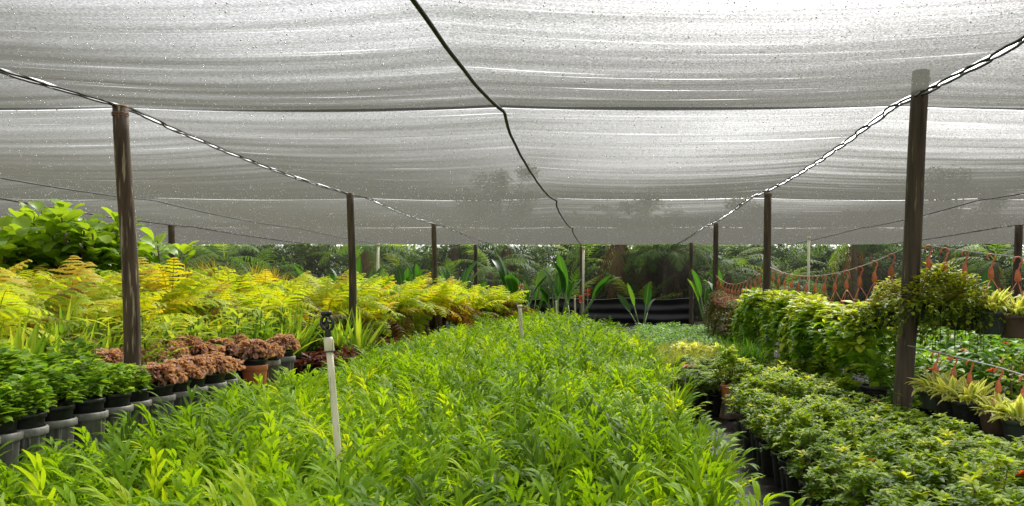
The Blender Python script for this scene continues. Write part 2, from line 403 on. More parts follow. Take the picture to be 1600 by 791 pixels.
def roof_z(X, Y, a, b, mid):
    X = np.asarray(X, float); Y = np.asarray(Y, float)
    i = np.clip(np.searchsorted(SEAM, Y) - 1, 0, 4)
    s0 = np.array(SEAM)[i]; s1 = np.array(SEAM)[i + 1]; u = (Y - s0) / (s1 - s0)
    sag = np.array(SAG)[i] * 4 * u * (1 - u)
    h1 = np.where(X < mid, (X - a) / (mid - a), (b - X) / (b - mid)); h1 = np.clip(h1, 0, 1)
    cross = .03 * 4 * h1 * (1 - h1)
    wr = (.0022 * np.sin(Y * 9 + 1.5 * np.sin(X * .9)) + .0012 * np.sin(Y * 23 + X * 1.3 + 2 * np.sin(X * .5))) * (.4 + 1.1 * np.sin(X * .37 + 1 + .3 * Y) ** 2) + .010 * np.sin(X * .8 + Y * 1.1)
    far = np.clip((26 - Y) / 22, 0.15, 1)
    return ZT - sag * (.5 + .2 * 4 * h1 * (1 - h1)) - cross + wr * far

gap = .029
net_names = [('shade_net', 'grey shade net at the far left edge, sagging low and dark behind the fig leaves'),
             ('shade_net', 'shade net bay left of the near left post, above the yellow ferns'),
             ('shade_net', 'wide wet central shade net overhead with the black cable down its middle'),
             ('shade_net', 'shade net bay right of the thick near right post, above the hanging baskets'),
             ('shade_net', 'outermost right shade net bay beyond the far right post')]
NETS = []
for b in range(5):
    a_, c_ = ROW[b] + gap, ROW[b + 1] - gap
    t = thing(*net_names[b], 'shade net', (0, 0, 0), 0, 'shade nets roofing the nursery')
    for k in range(5):
        y0, y1 = SEAM[k] + .012, SEAM[k + 1] - .012
        ny = int((y1 - y0) / .05); nx = 44
        X, Y = np.meshgrid(np.linspace(a_, c_, nx + 1), np.linspace(y0, y1, ny + 1), indexing='ij')
        # scalloped edge pulled tight at the lacing points
        Z = roof_z(X, Y, a_, c_, MID[b])
        i = np.arange(nx)[:, None] * (ny + 1) + np.arange(ny)[None]
        mb = MB(); mb.add(np.stack([X, Y, Z], -1), np.stack([i, i + ny + 1, i + ny + 2, i + 1], -1))
        mb.obj('net_strip', M['net'], t)
        if k >= 1:
            # doubled hem along the seam
            nx2 = 90; w = .17 if k == 2 else .10
            X, Y = np.meshgrid(np.linspace(a_, c_, nx2 + 1), np.linspace(0, 1, 3), indexing='ij')
            Yw = SEAM[k] - .02 - w * (.75 + .35 * np.sin(X * .9 + k) + .2 * np.sin(X * 2.3)) * Y
            Z = roof_z(X, Yw, a_, c_, MID[b]) - .006
            i = np.arange(nx2)[:, None] * 3 + np.arange(2)[None]
            mb = MB(); mb.add(np.stack([X, Yw, Z], -1), np.stack([i, i + 3, i + 4, i + 1], -1))
            mb.obj('hem', M['seam'], t)
    NETS.append(t)

def cable_pts(x, zoff, y0=-1.6, y1=24.4, n=240, wob=.006, f=.5):
    Y = np.linspace(y0, y1, n)
    i = np.clip(np.searchsorted(SEAM, Y) - 1, 0, 4)
    u = (Y - np.array(SEAM)[i]) / (np.array(SEAM)[i + 1] - np.array(SEAM)[i])
    Z = ZT - np.array(SAG)[i] * f * 4 * u * (1 - u) + zoff
    return np.stack([np.full(n, x) + wob * np.sin(Y * 7.3), Y, Z], 1)

mid_lab = ['black cable under the far left shade net bay', 'thin black cable sagging under the left shade net bay',
           'black cable running down the middle of the central shade net, kinked at the seam', 'faint cable along the middle of the right shade net bay', 'cable under the outermost right shade net bay']
for b in (1, 2, 3):
    mb = MB(); p = cable_pts(MID[b], -.035, wob=.002, f=.5)
    # kinks where the cable is tied at the seams
    for s in SEAM: p[:, 0] += .06 * np.exp(-np.abs(p[:, 1] - s) / .5) * (1 if b == 2 else .4)
    tube(mb, p, .0135 if b == 2 else .009, 6)
    tag(mb.obj('roof_cable', M['rope']), mid_lab[b], 'cable', 'black cables under the shade nets')
lace_lab = {-9.5: 'black lacing rope along the dark left edge of the shade net', -3.73: 'twisted black lacing rope along the left post row, white sky showing between its strands',
            2.2: 'twisted black lacing rope along the right post row, rising over the thick near post', 9.0: 'lacing rope along the far right post row'}
for x in (-9.5, -3.73, 2.2, 9.0):
    t = thing('lacing_rope', lace_lab[x], 'rope', (0, 0, 0), 0, 'lacing ropes between the shade nets')
    for sg in (-1, 1):
        mb = MB(); p = cable_pts(x + sg * gap, -.004, n=420)
        # strands pinch together at the lacing points
        p[:, 0] -= sg * gap * .55 * np.abs(np.cos(p[:, 1] * np.pi / .34)) ** 10
        tube(mb, p, .0085, 6); mb.obj('strand', M['rope'], t)
    mb = MB(); p = cable_pts(x, -.002, n=900, wob=0)
    p[:, 0] += gap * 1.15 * np.sin(p[:, 1] * np.pi / .34); p[:, 2] += .010 * np.cos(p[:, 1] * np.pi / .34)
    tube(mb, p, .005, 5); mb.obj('lacing', M['rope'], t)

# water drops hanging on the central nets
nd = 26000
Yd = 1.8 + (24 - 1.8) * rng.random(nd) ** 1.5
Xd = U(-.95, .75, nd) * Yd
bi = np.clip(np.searchsorted(ROW, Xd) - 1, 0, 4)
ok = np.zeros(nd, bool); Zd = np.zeros(nd)
for b in range(5):
    mk = (bi == b) & (Xd > ROW[b] + .06) & (Xd < ROW[b + 1] - .06)
    Zd[mk] = roof_z(Xd[mk], Yd[mk], ROW[b] + gap, ROW[b + 1] - gap, MID[b]); ok |= mk
Xd, Yd, Zd = Xd[ok], Yd[ok], Zd[ok]; nd = len(Xd)
rd = U(.0011, .0024, nd) * (1 + Yd / 10) * np.where(rng.random(nd) < .08, 1.7, 1)
an = np.linspace(0, 2 * np.pi, 6, endpoint=False)
rings = [(0, -1), (.8, -.6), (1, 0), (.7, .7), (0, 1)]
V = np.stack([np.stack([r * np.cos(an), r * np.sin(an), np.full(6, z)], -1) for r, z in rings])
V = np.array([Xd, Yd, Zd - rd * .8]).T[:, None, None] + V[None] * rd[:, None, None, None]
i = np.arange(nd)[:, None, None] * 30 + np.arange(4)[None, :, None] * 6; j = np.arange(6)[None, None]; j2 = (j + 1) % 6
mb = MB(); mb.add(V, np.stack([i + j, i + j2, i + 6 + j2, i + 6 + j], -1))
o = mb.obj('water_drops', M['drop']); o['kind'] = 'stuff'; o['label'] = 'raindrops hanging on the underside of the shade nets'

# ------------------------------------------------------------------ posts
def post(label, top, bot, r, mat='wood', cut=True):
    base = np.array(bot, float); base[2] = 0
    t = thing('wooden_post', label, 'post', base, 0, 'wooden posts holding up the shade nets')
    top = np.array(top, float) - base
    # continue the lean down to the ground
    n = 14; u = np.linspace(0, 1, n)[:, None]
    p = u * top + np.stack([.012 * np.sin(u[:, 0] * 5 + r * 90), .01 * np.sin(u[:, 0] * 4), 0 * u[:, 0]], 1) * np.minimum(1, 4 * u * (1 - u))
    mb = MB(); tube(mb, p, np.linspace(1.08, .95, n) * r, 16); mb.obj('shaft', M[mat], t)
    if cut:
        mb = MB(); lathe(mb, [(0, 0), (r * .97, 0), (r * .955, .012), (0, .016)], 16, top); mb.obj('cut_top', M['wood_cut'], t)
    mb = MB()
    for z in (-.045, -.055, -.066):
        an = np.linspace(0, 2 * np.pi, 20); tube(mb, np.stack([top[0] + np.cos(an) * r * 1.0, top[1] + np.sin(an) * r * 1.0, np.full(20, top[2] + z)], 1), .003, 5)
    mb.obj('tie_wire', M['rust_string'], t)
    return t
def post_px(label, px, py, pxb, pyb, Y, r, mat='wood', ztop=None):
    a = at(px, py, Y); b = at(pxb, pyb, Y)
    if ztop: a[2] = ztop
    d = (b - a) / (b[2] - a[2]); bot = a + d * (0 - a[2])
    return post(label, a, bot, r, mat)
post_px('thick near left wooden post, dark with pale peeling lichen patches', 188, 168, 206, 555, 5.85, .056, 'lichen_wood')
post_px('second post of the left row, standing among the yellow ferns', 547, 300, 551, 500, 11.05, .052)
post_px('third post of the left row, slim and rising from the yellow ferns', 678, 350, 679, 470, 16.6, .056)
post_px('fourth and smallest post of the left row, in front of the banana leaves', 743, 383, 743, 440, 23.6, .058)
post_px('thick leaning near right wooden post behind the azaleas, its tip poking through the net', 1439, 140, 1411, 620, 5.5, .062, 'wood', 2.74)
post_px('second post of the right row, above the yellow-green trailing baskets', 1200, 299, 1197, 440, 11.1, .056)
post_px('third post of the right row, beside the olive trailing plants', 1119, 349, 1117, 440, 16.3, .056)
post_px('last post of the right row, small against the back net', 1080, 380, 1080, 440, 23.2, .06)
post_px('post at the far left edge beside the lone fig plant', 268, 350, 270, 425, 16.8, .07)
post_px('far right post with a pale top, behind the variegated baskets', 1592, 352, 1590, 440, 16.8, .085)
post_px('dark post below the end of the central cable', 908, 386, 908, 470, 24.0, .055)

# ------------------------------------------------------------------ back wall net + black sheeting
def curtain(name, label, x0, x1, y, z0, z1, mat, amp, dens=6, cat='net'):
    n = int((x1 - x0) * dens); mz = 14
    X, Z = np.meshgrid(np.linspace(x0, x1, n + 1), np.linspace(z0, z1, mz + 1), indexing='ij')
    Yy = y + amp * np.sin(X * 2.1 + .6 * np.sin(X * .7) + Z) + amp * .5 * np.sin(Z * 4 + X * .6)
    i = np.arange(n)[:, None] * (mz + 1) + np.arange(mz)[None]
    mb = MB(); mb.add(np.stack([X, Yy, Z], -1), np.stack([i, i + mz + 1, i + mz + 2, i + 1], -1))
    return tag(mb.obj(name, mat), label, cat)
curtain('net_wall', 'see-through dark net wall closing the back, palms showing behind it', -15.2, 15, 25.0, .02, 2.56, M['net_side'], .04)
tag_t = thing('sheeting_barrier', 'shiny black plastic sheeting low along the back wall', 'barrier', (0, 0, 0))
n, mz = 160, 16
X, Z = np.meshgrid(np.linspace(-3.0, 2.75, n + 1), np.linspace(0, 1, mz + 1), indexing='ij')
top = .86 - .05 * np.sin(X * 1.5 + 2.2) ** 2
Yy = 24.55 + .03 * np.sin(Z * 17 + .7 * np.sin(X)) * (1 - Z * .5) + .02 * np.sin(X * 3 + Z * 4) + .05 * np.sin(X * 1.1)
i = np.arange(n)[:, None] * (mz + 1) + np.arange(mz)[None]
mb = MB(); mb.add(np.stack([X, Yy, Z * top], -1), np.stack([i, i + mz + 1, i + mz + 2, i + 1], -1)); mb.obj('sheet', M['tarp'], tag_t)
mb = MB(); tube(mb, np.stack([X[:, 0], Yy[:, -1], top[:, 0]], 1), .018, 8); mb.obj('rolled_edge', M['tarp'], tag_t)
for x in (-2.2, -.4, 1.3, 2.6):
    mb = MB(); tube(mb, [(x, 24.72, 0), (x, 24.72, .84)], .03, 8); mb.obj('stake', M['wood'], tag_t)

# ------------------------------------------------------------------ pale pipes and sprinklers
def riser(label, base_px, top_px, Y, r, ybend=0, head=True, group='sprinkler pipes among the ferns'):
    b = at(*base_px, Y); a = at(*top_px, Y)
    d = (a - b) / (a[2] - b[2]); g = b - d * b[2]
    t = thing('sprinkler_riser', label, 'sprinkler', g, 0, group)
    top = a - g
    mb = MB(); tube(mb, np.linspace(0, 1, 8)[:, None] * top * (.93 if head else 1), r, 14); mb.obj('pipe', M['pvc'], t)
    if not head:
        mb = MB(); lathe(mb, [(0, -.03), (r * 1.35, -.03), (r * 1.35, .012), (r * .9, .016), (0, .016)], 14, top); mb.obj('cap', M['pvc'], t); return t
    z1 = norm(top)
    mb = MB(); tube(mb, [top * .925, top * .93, top * .985, top * .99, top], [r * 1.3, r * 1.45, r * 1.45, r * 1.3, r * 1.2], 14); mb.obj('coupling', M['pvc'], t)
    mb = MB(); tube(mb, [top * .924, top * .93], [r * 1.7, r * 1.7], 14); mb.obj('ring', M['grey_plastic'], t)
    # black sprinkler head: neck, open yoke with two arms, spinner and cap
    hd = MB(); h = .13
    tube(hd, [top, top + z1 * .012, top + z1 * .03, top + z1 * .04], [.014, .016, .014, .019], 12)
    for sg in (-1, 1):
        u = np.linspace(0, 1, 9); off = sg * .029 * np.sin(np.pi * np.clip(u * .9 + .1, 0, 1)) ** .55
        pts = top + z1 * (.036 + u[:, None] * .078) + np.stack([off, 0 * off, 0 * off], 1)
        tube(hd, pts, [.008] + [.0085] * 7 + [.009], 8)
    tube(hd, [top + z1 * .108, top + z1 * .114, top + z1 * .128, top + z1 * .131], [.02, .027, .027, .018], 14)
    ho = hd.obj('sprinkler_head', M['black_plastic'], t)
    sp = MB(); tube(sp, [top + z1 * .04, top + z1 * .055, top + z1 * .07, top + z1 * .10], [.006, .012, .006, .005], 10)
    tube(sp, [top + z1 * .074 + (-.02, 0, -.004), top + z1 * .08, top + z1 * .074 + (.02, 0, -.004)], [.005, .007, .005], 8)
    sp.obj('spinner', M['black_plastic'], ho)
    mb = MB(); tube(mb, [(-.036, .012, 0), (-.034, .01, .30), (-.034, .01, .37)], .013, 8); mb.obj('stake', M['black_plastic'], t)
    mb = MB(); q = top * (.335 / top[2]); an = np.linspace(0, 2 * np.pi, 16)
    tube(mb, np.stack([q[0] - .012 + .038 * np.cos(an), q[1] + .024 * np.sin(an), q[2] + 0 * an], 1), .004, 6); mb.obj('tie', M['rope'], t)
    return t
riser('cream pipe with black sprinkler head leaning in the near ferns', (529, 712), (513, 527), 3.85, .0165)
riser('short cream pipe with plain capped top in the middle of the fern bed', (815, 528), (812, 478), 13.6, .034, head=False)
riser('tiny cream pipe at the far end of the fern bed', (870, 492), (869, 471), 20.5, .024, head=False)
riser('thin cream pipe beside the red flowers near the black sheeting', (899, 500), (898, 463), 22.2, .026, head=False)
for px, pb, Y, r, lab in ((590, 440, 22, .035, 'tall pale pipe between the second and third left posts'), (911, 420, 23.6, .035, 'pale pipe standing against the post below the central cable'), (1263, 430, 19, .03, 'tall pale pipe behind the yellow-green trailing baskets')):
    b = at(px, pb, Y); b[2] = 0
    t = thing('pipe_pole', lab, 'pipe', b, 0, 'tall pale pipes under the roof')
    mb = MB(); tube(mb, [(0, 0, 0), (.0, 0, 1.2), (.015, 0, 2.42)], r, 10); mb.obj('pipe', M['pvc'], t)
    mb = MB(); tube(mb, [(.015, 0, 2.40), (.015, 0, 2.47)], r * 1.35, 10); mb.obj('cap', M['pvc'], t)

# ------------------------------------------------------------------ fern bed (one mass)
def bed_right(Y): return np.interp(Y, [0, 9, 13, 15, 18, 22.5], [.70, .67, .62, .40, -.2, -1.5])
def bed_left(Y): return np.interp(Y, [0, 8, 9.5, 15, 20, 22.5], [-3.16, -3.2, -3.35, -3.3, -2.7, -2.2])
def bed_z(Y): return np.interp(Y, [0, 5, 12, 22], [.0, .0, .04, .13])
def scatter(n, x0, x1, y0, y1, f):
    X = U(x0, x1, n); Y = U(y0, y1, n); k = f(X, Y); return X[k], Y[k]
fb = MB()
def fern_zone(y0, y1, spacing, nf, lod):
    gx = np.arange(-3.5, .9, spacing); gy = np.arange(y0, y1, spacing)
    X, Y = np.meshgrid(gx, gy); X = X.ravel() + U(-.45, .45, X.size) * spacing; Y = Y.ravel() + U(-.45, .45, Y.size) * spacing
    k = (X > bed_left(Y)) & (X < bed_right(Y) - .06 + .05 * np.sin(Y * 5)) & (np.abs(X + .4) < .78 * Y + 1.2) & ((X - at(529, 712, 3.85)[0]) ** 2 + (Y - 3.72) ** 2 > .012)
    X, Y = X[k], Y[k]; n = len(X)
    ptint = np.clip(.46 + .16 * np.sin(X * 2.3 + 1.3 * np.sin(Y * 1.1)) + rng.normal(0, .13, n), 0, 1)
    psz = np.clip(1 + .12 * np.sin(X * 3.1 + Y * 1.7) + rng.normal(0, .13, n), .6, 1.4) * np.interp(X, [-3.3, -2.7, 0, .7], [.78, 1, 1, .9])
    i = np.repeat(np.arange(n), nf); N = len(i)
    az = U(0, 2 * np.pi, N); el = np.radians(np.clip(rng.normal(74, 12, N), 30, 89))
    P = np.stack([X[i] + np.cos(az) * .025, Y[i] + np.sin(az) * .025, bed_z(Y[i]) + U(.03, .08, N)], 1)
    L = U(.23, .37, N) * psz[i]
    tint = np.clip(ptint[i] + rng.normal(0, .16, N) + np.where(rng.random(N) < .06, .25, 0), 0, .97)
    D = angdir(az, el); S = sidev(az + U(-.5, .5, N)); bend = U(.15, 1.0, N)
    typ = rng.random(N)
    m1 = typ < .52
    kw = dict(prof=(.9, 1., .95, .7, .04), wide=True) if lod == 0 else (dict(prof=(.9, 1., .6, .04), wide=False) if lod == 1 else dict(prof=(.9, 1., .05), wide=False))
    for J, lo, hi in ((5, 0, .5), (4, .5, 1.01)) if lod < 2 else ((3, 0, 1.01),):
        q = m1 & (typ / .52 >= lo) & (typ / .52 < hi)
        frond(fb, P[q], D[q], S[q], L[q], bend[q], J, (.38, .44, .38, .28), .0195 if lod < 2 else .026, (.62, .26), .019, tint[q], pbend=.9, start=.36, lift=.08, power=1.6, jitter=.18, **kw)
        # undivided tips
    q = ~m1
    ribbons(fb, P[q], D[q], S[q], L[q] * U(.85, 1.1, q.sum()), U(.024, .038, q.sum()), STRAP if lod < 2 else [.8, 1, .8, .04], bend[q] * 1.15, .22, np.clip(tint[q] + .05, 0, 1), wide=lod < 2, power=1.5, twist=U(-.5, .5, q.sum()))
fern_zone(1.7, 4.6, .13, 6, 0)
fern_zone(4.6, 8.5, .14, 6, 0)
fern_zone(8.5, 13.5, .16, 7, 1)
fern_zone(13.5, 22.8, .20, 7, 2)
o = fb.obj('fern_bed', M['kang']); o['kind'] = 'stuff'; o['label'] = 'dense bed of bright green kangaroo fern filling the middle'

# ------------------------------------------------------------------ pots
def pot_mesh(name, r, h, mat, rim=.012, taper=.78, square=0, seg=28):
    mb = MB()
    lathe(mb, [(0, .004), (r * taper, 0), (r * (taper + .02), .01), (r * .965, h - .035), (r * .97, h - .034), (r + rim * .4, h - .030), (r + rim * .4, h - .004), (r + rim * .2, h), (r * .97, h), (r * .93, h - .05), (r * .90, h - .06)], seg, square=square)
    return mb.mesh(name, mat)
def soil_mesh(r, z, square=0):
    mb = MB(); lathe(mb, [(r * .93, z - .012), (r * .6, z), (0, z + .006)], 20, square=square); return mb.mesh('soil', M['soil'])

def dome_leaves(mb, n, rad, h, z0, L, W, prof, tilt=(-.2, .9), bend=(.3, 1.0), tint=(.2, .8), cup=.15, jit=.25, shell=.55, wide=True, aj=.6):
    """n leaves over an uneven dome"""
    az = U(0, 2 * np.pi, n); u = rng.random(n) ** .6
    lump = 1 + jit * (np.sin(az * 3 + U(0, 6)) * .5 + np.sin(az * 5 + U(0, 6)) * .4)
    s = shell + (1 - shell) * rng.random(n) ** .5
    ze = np.pi / 2 * u
    r_ = rad * np.sin(ze) * s * lump; zz = z0 + h * np.cos(ze) * s * (1 + U(-jit, jit, n) * .5)
    P = np.stack([np.cos(az) * r_, np.sin(az) * r_, zz], 1)
    el = U(*tilt, n) * (1 - .2 * u)
    a2 = az + rng.normal(0, aj, n)
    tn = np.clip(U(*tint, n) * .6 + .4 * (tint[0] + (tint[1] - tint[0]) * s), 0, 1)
    ribbons(mb, P, angdir(a2, el), sidev(a2 + rng.normal(0, .3, n)), U(.75, 1.15, n) * L, U(.8, 1.15, n) * W, prof, U(*bend, n), cup, tn, wide=wide)
    return P

def rosettes(mb, pts, nl, L, W, el=(.1, .8), tint=None, prof=ELL, wide=True):
    n = len(pts); i = np.repeat(np.arange(n), nl); N = len(i)
    az = np.tile(np.linspace(0, 2 * np.pi, nl, endpoint=False), n) + np.repeat(U(0, 6.3, n), nl) + rng.normal(0, .25, N)
    t = np.repeat(tint, nl) + rng.normal(0, .06, N)
    ribbons(mb, pts[i] + rng.normal(0, .004, (N, 3)), angdir(az, U(*el, N)), sidev(az), U(.7, 1.15, N) * L, U(.85, 1.15, N) * W, prof, U(.2, .9, N), .15, np.clip(t, 0, 1), wide=wide)

def twigs(mb, pts, z0, r=.003):
    for p in pts:
        b = np.array([p[0] * .15, p[1] * .15, z0]); m_ = (b + p) / 2 + np.array([p[0] * .12, p[1] * .12, -.02])
        tube(mb, [b, m_, p], [r * 1.5, r * 1.2, r * .7], 5)

# ---- left potted row
GP = pot_mesh('outer_pot', .118, .27, M['grey_plastic']); BP = pot_mesh('pot', .108, .22, M['black_plastic']); TP = pot_mesh('outer_pot', .115, .27, M['terracotta'])
mb = MB(); lathe(mb, [(.121, .236), (.129, .24), (.130, .264), (.124, .2695), (.116, .2705)], 28); GRIM = mb.mesh('rim', M['grey_rim'])
SOIL = soil_mesh(.108, .205)
def pepmesh():
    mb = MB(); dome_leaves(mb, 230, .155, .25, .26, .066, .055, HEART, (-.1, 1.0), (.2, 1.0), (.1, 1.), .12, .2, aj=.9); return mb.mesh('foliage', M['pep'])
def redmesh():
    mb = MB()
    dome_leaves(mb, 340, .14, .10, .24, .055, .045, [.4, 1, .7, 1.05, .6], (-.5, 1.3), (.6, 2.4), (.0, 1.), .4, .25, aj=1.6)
    return mb.mesh('foliage', M['red'])
PEP = [pepmesh() for _ in range(4)]; RED = [redmesh() for _ in range(4)]
def raise_copy(root, z): pass
def left_pot(px, kind, X=-3.45, zb=.25, outer=GP, label=None, group=None, sc=1.0):
    Y = -X * F / (CX - px)
    t = thing('potted_plant', label, 'potted plant', (X + U(-.02, .02), Y, 0), U(0, 6), group)
    if outer is not None:
        op = ob('outer_pot', outer, t); op.scale = (.98, .98, 1.42 * zb / .25); op.rotation_euler = (0, 0, U(0, 6))
        if outer is GP: ob('rim', GRIM, op)
    p = ob('pot', BP, t); p.location = (0, 0, zb); p.rotation_euler = (U(-.03, .03), U(-.03, .03), 0)
    s = ob('soil', SOIL, t); s.location = (0, 0, zb)
    f = ob('foliage', random.choice(PEP if kind == 'pep' else RED), t); f.location = (0, 0, zb); f.rotation_euler = (0, 0, U(0, 6)); f.scale = (sc * U(.92, 1.1), sc * U(.92, 1.1), sc * U(.9, 1.15))
    return t
gl = 'round-leaved green plant in a black pot inside a grey pot, left row'
rl = 'brownish-pink crinkled plant in a black pot inside a grey pot, left row'
for k, px in enumerate((-42, -6, 32, 86, 134, 173, 208)):
    lab = {5: 'light-leaved green plant in a double pot just before the near left post', 6: 'dark green curly plant in a double pot directly in front of the near left post'}.get(k, gl)
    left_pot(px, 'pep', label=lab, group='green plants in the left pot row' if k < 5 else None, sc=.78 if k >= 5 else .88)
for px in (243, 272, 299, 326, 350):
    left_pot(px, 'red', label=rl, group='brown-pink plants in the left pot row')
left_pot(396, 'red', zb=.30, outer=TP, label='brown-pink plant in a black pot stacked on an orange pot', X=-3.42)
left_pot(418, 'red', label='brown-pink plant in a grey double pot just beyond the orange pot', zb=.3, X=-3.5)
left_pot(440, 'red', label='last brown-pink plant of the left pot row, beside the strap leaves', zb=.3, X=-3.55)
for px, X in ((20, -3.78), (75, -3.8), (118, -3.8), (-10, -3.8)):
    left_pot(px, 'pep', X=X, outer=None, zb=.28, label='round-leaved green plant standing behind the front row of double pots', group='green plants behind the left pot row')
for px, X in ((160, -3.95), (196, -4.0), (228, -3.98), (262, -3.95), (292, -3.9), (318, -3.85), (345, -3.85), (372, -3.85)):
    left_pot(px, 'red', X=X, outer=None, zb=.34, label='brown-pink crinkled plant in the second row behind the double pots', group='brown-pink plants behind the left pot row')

# ---- burgundy plants and pink plants beyond the sprinkler
def smallplant(mat, n=110, r=.16, h=.16, L=.09, W=.06, prof=ELL):
    mb = MB(); dome_leaves(mb, n, r, h, .0, L, W, prof, (-.1, .9), (.3, 1.2), (0, 1), .15, .3); return mb.mesh('foliage', mat)
BG = [smallplant(M['burg']) for _ in range(2)]; PK = [smallplant(M['pink'], 90, .18, .10, .07, .04) for _ in range(2)]
SBP = pot_mesh('pot', .10, .24, M['black_plastic'])
for px, py, Y in ((482, 572, 9.2), (502, 566, 9.4), (522, 560, 9.6), (541, 552, 9.9), (515, 548, 10.3), (535, 540, 10.7), (490, 556, 9.9), (552, 560, 9.7)):
    p = at(px, py, Y); t = thing('potted_plant', 'low dark burgundy plant in a black pot behind the leaning sprinkler pipe', 'potted plant', (p[0], p[1], max(0, p[2] - .32)), U(0, 6), 'burgundy plants behind the sprinkler')
    ob('pot', SBP, t); f = ob('foliage', random.choice(BG), t); f.location = (0, 0, .22)
for px, py, Y in ((605, 528, 13.6), (622, 526, 13.9), (640, 524, 14.2), (660, 523, 14.5), (590, 532, 13.3)):
    p = at(px, py, Y); t = thing('potted_plant', 'low pinkish plant between the fern bed and the yellow ferns', 'potted plant', (p[0], p[1], max(0, p[2] - .32)), U(0, 6), 'pinkish plants along the fern bed')
    ob('pot', SBP, t); f = ob('foliage', random.choice(PK), t); f.location = (0, 0, .22)

# ---- strap-leaved plants
def strapmesh(kind):
    mb = MB()
    if kind == 0:
        n = 34; az = U(0, 6.3, n); el = np.radians(np.clip(rng.normal(72, 13, n), 30, 88))
        P = np.stack([np.cos(az) * U(0, .1, n), np.sin(az) * U(0, .1, n), np.full(n, .2)], 1)
        ribbons(mb, P, angdir(az, el), sidev(az + rng.normal(0, .4, n)), U(.38, .7, n), U(.038, .06, n), STRAP, U(.05, .6, n), .22, U(.15, 1, n), power=2)
    else:
        # ginger-like canes: spiral leaves along upright stems, yellow at the top
        ns = 9
        for _ in range(ns):
            a = U(0, 6.3); top = np.array([math.cos(a) * U(.05, .2), math.sin(a) * U(.05, .2), U(.5, .8)])
            b = np.array([math.cos(a) * .05, math.sin(a) * .05, .2]); m_ = 8; u = np.linspace(.25, 1, m_)
            tube(mb, [b, b + (top - b) * .5, top], .006, 5, .2)
            az = a + np.arange(m_) * 2.4
            ribbons(mb, b + (top - b) * u[:, None], angdir(az, U(.2, .9, m_)), sidev(az), U(.16, .26, m_), U(.035, .05, m_), LANCE, U(.5, 1.3, m_), .2, .25 + .7 * u ** 2)
    return mb.mesh('leaves', M['strap'])
ST = [strapmesh(0) for _ in range(3)]; CN = [strapmesh(1) for _ in range(3)]
STP = pot_mesh('pot', .12, .24, M['black_plastic'])
for Y in np.arange(4.6, 7.6, .36):
    for dx in (0, -.33):
        X = -4.25 + dx + U(-.06, .06)
        t = thing('strap_plant', 'upright yellow-green strap-leaved plant behind the green pots and the near left post', 'strap plant', (X, Y + U(-.1, .1), .04), U(0, 6), 'strap-leaved plants behind the left pots', U(1.05, 1.25))
        ob('pot', STP, t); ob('leaves', random.choice(ST), t)
for Y in np.arange(6.6, 10.6, .37):
    for dx in (0, -.34):
        X = -4.02 + dx + U(-.06, .06)
        t = thing('cane_plant', 'leafy cane plant with yellow tips behind the brown-pink pots', 'cane plant', (X, Y + U(-.1, .1), .04), U(0, 6), 'cane plants behind the brown-pink pots', U(1.0, 1.2))
        ob('pot', STP, t); ob('leaves', random.choice(CN if rng.random() < .7 else ST), t)
# strappy tuft by second post
for px, py, Y in ((528, 540, 10.6), (560, 545, 10.4)):
    p = at(px, py, Y); t = thing('strap_plant', 'strap-leaved tuft with reddish blades at the foot of the second left post', 'strap plant', (p[0], p[1], 0), U(0, 6), 'strap-leaved tufts at the second left post', 1.1)
    ob('pot', STP, t); ob('leaves', random.choice(ST), t)
# wispy green bush beside near post
mb = MB(); dome_leaves(mb, 900, .26, .62, .3, .035, .018, ELL, (-.3, 1), (.1, .8), (.1, .9), .1, .3, .2, wide=False)
p = at(238, 560, 6.4); t = thing('wispy_bush', 'wispy small-leaved green bush just right of the near left post', 'bush', (p[0], p[1], 0), 0)
ob('pot', STP, t); ob('foliage', mb.mesh('foliage', M['tiny']), t)

# ------------------------------------------------------------------ yellow ferns
def yfern(nf, dead):
    mb = MB()
    az = np.linspace(0, 2 * np.pi, nf, endpoint=False) + rng.normal(0, .25, nf); el = np.radians(U(22, 80, nf)); L = U(.55, .88, nf)
    tint = np.clip(rng.normal(.56, .2, nf), .2, 1); tint[:dead] = U(.0, .2, dead); el[:dead] = np.radians(U(-5, 25, dead))
    P = np.stack([np.cos(az) * .04, np.sin(az) * .04, np.full(nf, .62) + U(-.06, .06, nf)], 1)
    J = 15
    K = J; D = angdir(az, el); S = sidev(az) + np.stack([0 * az, 0 * az, U(-.6, .6, nf)], 1)
    pos, dr, nr, sd = ribbons(mb, P, D, S, L, .010, np.linspace(1, .3, K + 1), U(.8, 1.7, nf), .2, .08, wide=False, power=1.4)
    idx = np.arange(3, K + 1); fr = (idx - 3) / (K - 3); pl = np.interp(fr, [0, .25, .6, 1], [.24, .30, .23, .06])
    for sg in (1, -1):
        n = len(idx); d = dr[:, idx]; s = sd[:, idx] * sg; u = nr[:, idx]
        pd = d * .42 + s * .9 + u * .05; ps = np.cross(u, pd)
        LL = (L[:, None] * pl[None]).ravel()
        T = np.clip(np.repeat(tint, n) + rng.normal(0, .09, len(LL)), 0, 1)
        tooth = [.6, 1, .55, 1, .55, .95, .5, .8, .4, .55, .08]
        ribbons(mb, pos[:, idx].reshape(-1, 3), pd.reshape(-1, 3) + rng.normal(0, .07, (len(LL), 3)), ps.reshape(-1, 3), LL * U(.85, 1.1, len(LL)), .042, tooth, U(.4, 1.3, len(LL)), .12, T, wide=False)
    return mb.mesh('fronds', M['yfern'])
YF = [yfern(17, 3), yfern(19, 4), yfern(16, 2), yfern(20, 6), yfern(18, 8)]
mb = MB(); tube(mb, [(0, 0, 0), (.01, 0, .3), (0, .01, .66)], [.05, .04, .045], 9); YST = mb.mesh('stem', M['stem'])
